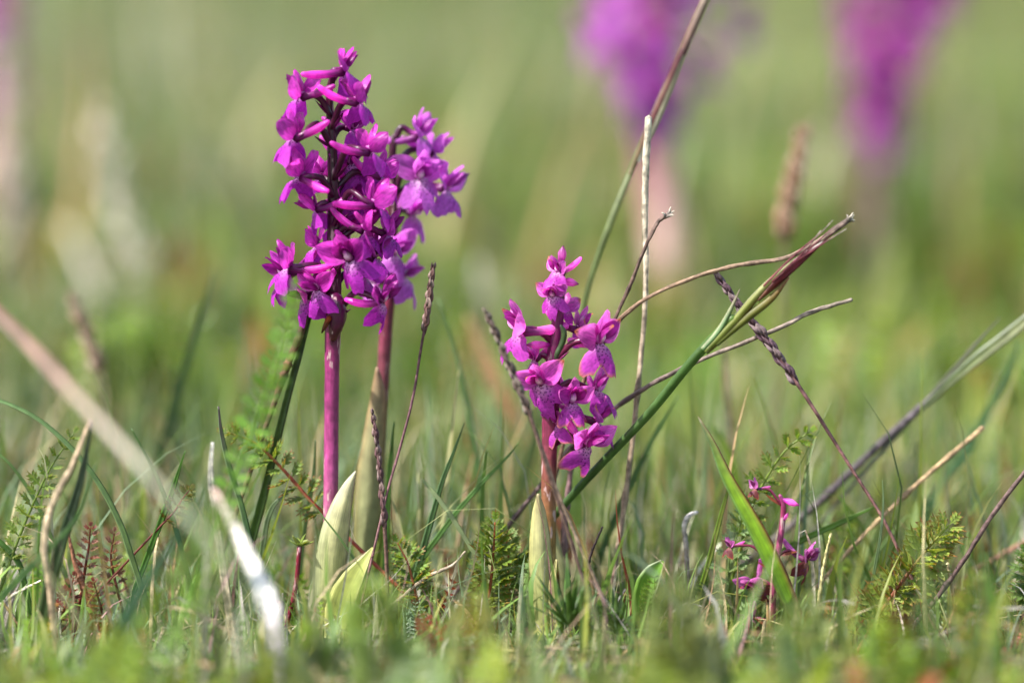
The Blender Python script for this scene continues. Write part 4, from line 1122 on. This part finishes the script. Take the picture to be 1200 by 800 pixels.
# ------------------------------------------------------------------ feathery leaves
def leaflet_mesh(c, tipc, seed):
    """small toothed leaflet, length 1 along +Y"""
    r = random.Random(seed); g = G()
    def lobe(p, d, L, W):
        d = Vector(d).normalized(); s = Vector((-d.y, d.x, 0)); p = Vector(p)
        a = g.add(p, c, (.5, 0)); b = g.add(p + d * L * .45 + s * W, mixc(c, tipc, .15), (.2, .5)); e = g.add(p + d * L + Vector((0, 0, -.10 * L + r.uniform(-.1, .1) * L)), tipc, (.5, 1))
        h = g.add(p + d * L * .45 - s * W, mixc(c, tipc, .15), (.8, .5)); m = g.add(p + d * L * .5 + Vector((0, 0, -.12 * L)), c, (.5, .5))
        g.f.extend([(a, h, m), (m, h, e), (m, e, b), (a, m, b)])
    lobe((0, 0, 0), (0, 1, 0), 1.0, .13)
    for y, L in ((.22, .40), (.42, .44), (.62, .36)):
        for s in (-1, 1):
            lobe((0, y, 0), (s * 1.0, .75 + r.uniform(-.15, .15), 0), L, .095)
    return g.mesh('leaflet', M_HERB)


def feather(label, pix, Y, Lpx, pairs, c, tipc, rach, wr=2, seed=0, name='feathery_leaf', face=(0, -1, .3), curve=0.25, dense=1.0):
    k = pxs(Y if not isinstance(Y, list) else Y[0])
    P = trace(pix, Y, 60); root = P[0].copy(); P = [q - root for q in P]
    t = thing(name, label, 'leaf', 'feathery cut leaves in the turf', root)
    g = G(); tube(g, [q - root for q in grounded([q + root for q in P])], [wr * k, wr * k * .9, wr * k * .4], rach, 6); link('leaf_stalk', g.mesh('leaf_stalk', M_HERB), t)
    ms = [leaflet_mesh(mixc(c, PALEGREEN, .15 * q), tipc if q != 1 else mixc(c, tipc, .4), seed + q) for q in range(3)]
    r = random.Random(seed); fc = Vector(face)
    for i in range(pairs):
        s = .10 + .88 * i / (pairs - 1)
        j = min(int(s * 59), 58); d = (P[j + 1] - P[j]).normalized()
        nrm = (fc - d * fc.dot(d)).normalized(); side = d.cross(nrm)
        prof = math.sin(math.pi * (.22 + .66 * s)) ** .7
        for sg, fo in ((-1, .15), (1, .15), (-.55, .8), (.55, .8)):
            if abs(sg) < 1 and r.random() < .35: continue
            dirv = side * sg + nrm * (fo + r.uniform(-.35, .35)) + d * (.30 + .55 * s + r.uniform(-.15, .15))
            link('leaflet', ms[r.randrange(3)], t, aim(dirv, d + nrm * .55 + Vector((r.uniform(-.3, .3), r.uniform(-.3, .3), .2)), P[j] + d * r.uniform(-.5, .5) * k, Lpx * k * prof * r.uniform(.8, 1.2) * (.75 if abs(sg) < 1 else 1)))
    d = (P[-1] - P[-2]).normalized()
    link('leaflet', ms[0], t, aim(d, fc, P[-1], Lpx * k * .5))
    return t


HG = C(138, 162, 62); HR = C(150, 74, 50)
feather('sharp feathery cut leaf with red brown tooth tips leaning right at the lower right', [(1004, 765), (1030, 720), (1058, 680), (1085, 645), (1112, 615)], -.008, 44, 20, C(150, 172, 74), HR, [C(150, 84, 66), C(150, 94, 66), HG], 2.4, 1)
feather('toothed bright green leaf curving right above the withering orchid', [(868, 640), (880, 596), (898, 560), (920, 528), (948, 506)], .006, 26, 10, C(126, 160, 50), C(150, 110, 60), [C(130, 150, 60)], 2, 2)
feather('grey green feathery leaf left of the broad bent blade', [(862, 740), (858, 700), (854, 660), (866, 620), (872, 590)], .004, 26, 11, C(110, 140, 80), C(150, 160, 120), [C(110, 130, 70)], 1.5, 3)
feather('feathery cut leaf curving up right at the far left', [(4, 680), (20, 635), (38, 592), (58, 550), (86, 508)], -.004, 24, 14, C(122, 148, 60), C(150, 130, 80), [C(110, 130, 60)], 2, 4)
feather('upright bushy herb leaf with an orange red stalk between the orchids', [(566, 725), (574, 690), (578, 650), (580, 612)], -.004, 34, 14, C(110, 140, 40), C(150, 100, 50), [C(160, 84, 56), C(150, 84, 50)], 2.2, 5)
feather('second bushy herb leaf crowding the orange red stalked one', [(585, 725), (592, 690), (596, 655), (592, 625)], .003, 28, 12, C(100, 132, 50), C(150, 150, 80), [C(150, 88, 56)], 1.8, 6)
feather('tall blurred feathery leaf rising in front of the dark green blade', [(256, 610), (282, 540), (308, 470), (330, 405), (344, 338)], -.075, 26, 20, C(124, 170, 60), C(110, 150, 60), [C(120, 160, 60)], 2.5, 7)
feather('feathery leaf with a salmon pink stalk left of the pink violet stem', [(384, 606), (360, 582), (330, 548), (300, 520), (266, 506)], .006, 28, 12, C(110, 140, 48), C(150, 70, 50), [C(180, 96, 80), C(176, 90, 70), C(120, 120, 50)], 2.6, 8)
feather('tiny feathery leaf with dark red leaflets above the left turf', [(192, 612), (205, 598), (214, 584), (222, 574)], -.004, 20, 6, C(110, 120, 40), C(120, 40, 46), [C(120, 60, 50)], 1.5, 9)
feather('feathery leaf cut off by the right edge', [(1230, 740), (1218, 710), (1208, 680), (1202, 650)], -.004, 34, 10, C(96, 130, 56), C(130, 110, 60), [C(110, 90, 50)], 2, 10)
feather('blurred reddish green herb leaf in the right foreground', [(1130, 790), (1136, 750), (1142, 712), (1140, 680)], -.09, 34, 11, C(126, 150, 50), C(150, 76, 50), [C(150, 90, 50)], 2.4, 11)
feather('low herb leaf with a salmon stalk right of the short yellow green leaf', [(492, 718), (486, 690), (478, 660), (466, 636)], -.003, 28, 9, C(110, 146, 44), C(160, 90, 50), [C(160, 96, 66)], 2, 12)
feather('blurred green herb leaf behind the violet shrivelled flower', [(960, 690), (975, 660), (985, 630), (990, 605)], .05, 30, 9, C(120, 156, 50), C(150, 150, 60), [C(120, 140, 50)], 2, 13)
feather('large blurred herb leaf in the left foreground', [(140, 810), (180, 740), (220, 690), (246, 640), (262, 600)], -.13, 44, 14, C(130, 160, 84), C(150, 166, 96), [C(110, 140, 60)], 3, 14)
feather('blurred green herb leaf at the bottom centre', [(440, 830), (446, 780), (440, 730), (430, 690)], -.16, 52, 12, C(140, 166, 84), C(156, 170, 100), [C(120, 140, 60)], 3, 15)
feather('blurred reddish herb leaf at the bottom centre right', [(575, 830), (560, 780), (552, 740), (556, 705)], -.15, 36, 10, C(150, 160, 84), C(176, 130, 84), [C(160, 90, 50)], 3, 16)
feather('soft dark herb leaf in the bottom right of centre', [(800, 830), (796, 780), (786, 735), (790, 690)], -.16, 54, 12, C(130, 146, 84), C(150, 140, 90), [C(120, 110, 60)], 3, 17)
feather('soft herb leaf at the bottom behind the bent blade foot', [(952, 830), (948, 790), (940, 750), (948, 712)], -.12, 50, 12, C(136, 156, 80), C(150, 136, 84), [C(120, 120, 60)], 3, 18)

# ------------------------------------------------------------------ rosettes and small whorled plants
def rosette(label, px, py, Y, n, Lpx, wpx, cols, elev=(10, 60), seed=0, name='rosette_plant', stem=None, mat=None, cat='plant', group=None):
    k = pxs(Y); r = random.Random(seed); root = at(px, py, Y)
    t = thing(name, label, cat, group, root)
    if stem:
        g = G(); tube(g, spline([Vector((stem[0] * k, 0, -stem[1] * k)), Vector((stem[0] * k * .3, 0, -stem[1] * k * .5)), Vector((0, 0, 0))], 8), [stem[2] * k, stem[2] * k], [stem[3]], 7)
        link('stem', g.mesh('stem', M_STEM if stem[3][0] > .15 else M_HERB), t)
    for i in range(n):
        a = i * 2.39996 + r.uniform(-.2, .2); el = R(elev[0] + (elev[1] - elev[0]) * (i / n) + r.uniform(-8, 8))
        d = Vector((math.cos(a) * math.cos(el), math.sin(a) * math.cos(el), math.sin(el))); up = Vector((0, 0, 1))
        L = Lpx * k * r.uniform(.7, 1.1)
        pts = spline([Vector((0, 0, 0)), d * L * .5, d * L + up * L * r.uniform(-.12, .12)], 8)
        g = G(); c = cols[i % len(cols)]
        ribbon(g, pts, [wpx * k * .4, wpx * k, wpx * k * .9, wpx * k * .08], [mixc(c, (0.1, .1, .02), .1), c], None, fold=.35, na=4, face=up - d * up.dot(d) + Vector((.01, 0, 0)))
        link('leaf', g.mesh('leaf', mat or M_HERB), t)
    return t


feather('dark red feathery herb standing in the left turf', [(96, 690), (100, 665), (104, 640), (106, 618)], -.002, 18, 8, C(128, 62, 56), C(150, 110, 84), [C(120, 60, 50)], 2, 31, name='red_herb')
feather('dark red herb with pinkish leaf tips right of the other red herb', [(140, 700), (134, 676), (130, 652), (134, 624)], -.002, 18, 8, C(116, 70, 56), C(190, 156, 140), [C(110, 60, 50)], 2, 32, name='red_herb')
feather('low red and green herb deeper in the left turf', [(70, 730), (76, 712), (82, 696), (86, 676)], -.006, 18, 8, C(120, 60, 46), C(140, 60, 56), [C(120, 70, 50)], 2, 33, name='red_herb')
feather('small red herb beside the reddish dry stem', [(122, 724), (118, 710), (114, 696), (110, 682)], -.006, 16, 8, C(130, 50, 50), C(150, 120, 60), [C(110, 70, 50)], 2, 34, name='red_herb')
rosette('tiny green bud rosette on a dark red stalk beside the cream sheath', 351, 640, -.004, 9, 18, 9, [C(140, 160, 70), C(170, 180, 110)], (10, 60), 5, stem=(-16, 95, 2.8, C(110, 24, 44)))
rosette('tuft of narrow green leaves in front of the pink orchid foot', 668, 735, -.035, 20, 74, 8, [C(84, 116, 48), C(92, 126, 60), C(74, 104, 50)], (15, 85), 6, mat=M_LEAF, name='leaf_tuft')
rosette('second narrow leaved tuft right of the pink orchid foot', 722, 742, -.03, 16, 52, 7, [C(88, 120, 52), C(96, 124, 60)], (15, 85), 7, mat=M_LEAF, name='leaf_tuft')
rosette('blurred green leafy clump at the bottom right of the tall orchid', 480, 800, -.10, 18, 70, 12, [C(132, 160, 84), C(146, 168, 90)], (10, 80), 8, mat=M_LEAF, name='leaf_tuft')
rosette('blurred green leafy clump at the bottom left of the tall orchid', 380, 790, -.12, 18, 76, 12, [C(132, 158, 90), C(124, 150, 96)], (10, 80), 9, mat=M_LEAF, name='leaf_tuft')
rosette('blurred dull leafy clump at the bottom near the bent blade', 815, 800, -.13, 18, 84, 12, [C(130, 140, 90), C(136, 146, 84)], (10, 80), 10, mat=M_LEAF, name='leaf_tuft')
rosette('blurred leafy clump in the bottom right corner', 1155, 800, -.10, 16, 74, 11, [C(136, 164, 80), C(140, 156, 84)], (10, 80), 11, mat=M_LEAF, name='leaf_tuft')
rosette('blurred leafy clump in the bottom left corner', 60, 810, -.12, 18, 70, 11, [C(130, 156, 88), C(150, 160, 96)], (10, 80), 12, mat=M_LEAF, name='leaf_tuft')
rosette('small leafy clump left of the bushy herb leaf', 530, 742, -.02, 14, 34, 7, [C(100, 130, 56), C(140, 150, 90)], (10, 80), 13, mat=M_LEAF, name='leaf_tuft')

# bright oval leaf with a white nibbled rim
P = trace([(750, 760), (752, 728), (757, 700), (766, 676), (777, 657)], -.004, 22); root = P[0].copy()
g = G(); ribbon(g, [q - root for q in P], [x * PXM for x in (4, 9, 22, 27, 29, 22, 5)], [C(110, 130, 60), C(100, 140, 50), C(96, 140, 40), C(104, 146, 48)],
                ([C(100, 130, 50), C(110, 146, 60), C(116, 150, 60), C(206, 210, 180)], [C(90, 120, 40), C(96, 130, 44), C(180, 190, 140), C(140, 120, 80)]), fold=.75, na=8, thick=.04, roll=-.35)
t = thing('oval_leaf', 'bright green oval leaf with a frosted white rim right of the pink orchid', 'leaf', None, root)
link('leaf', g.mesh('leaf', M_SHEATH), t)
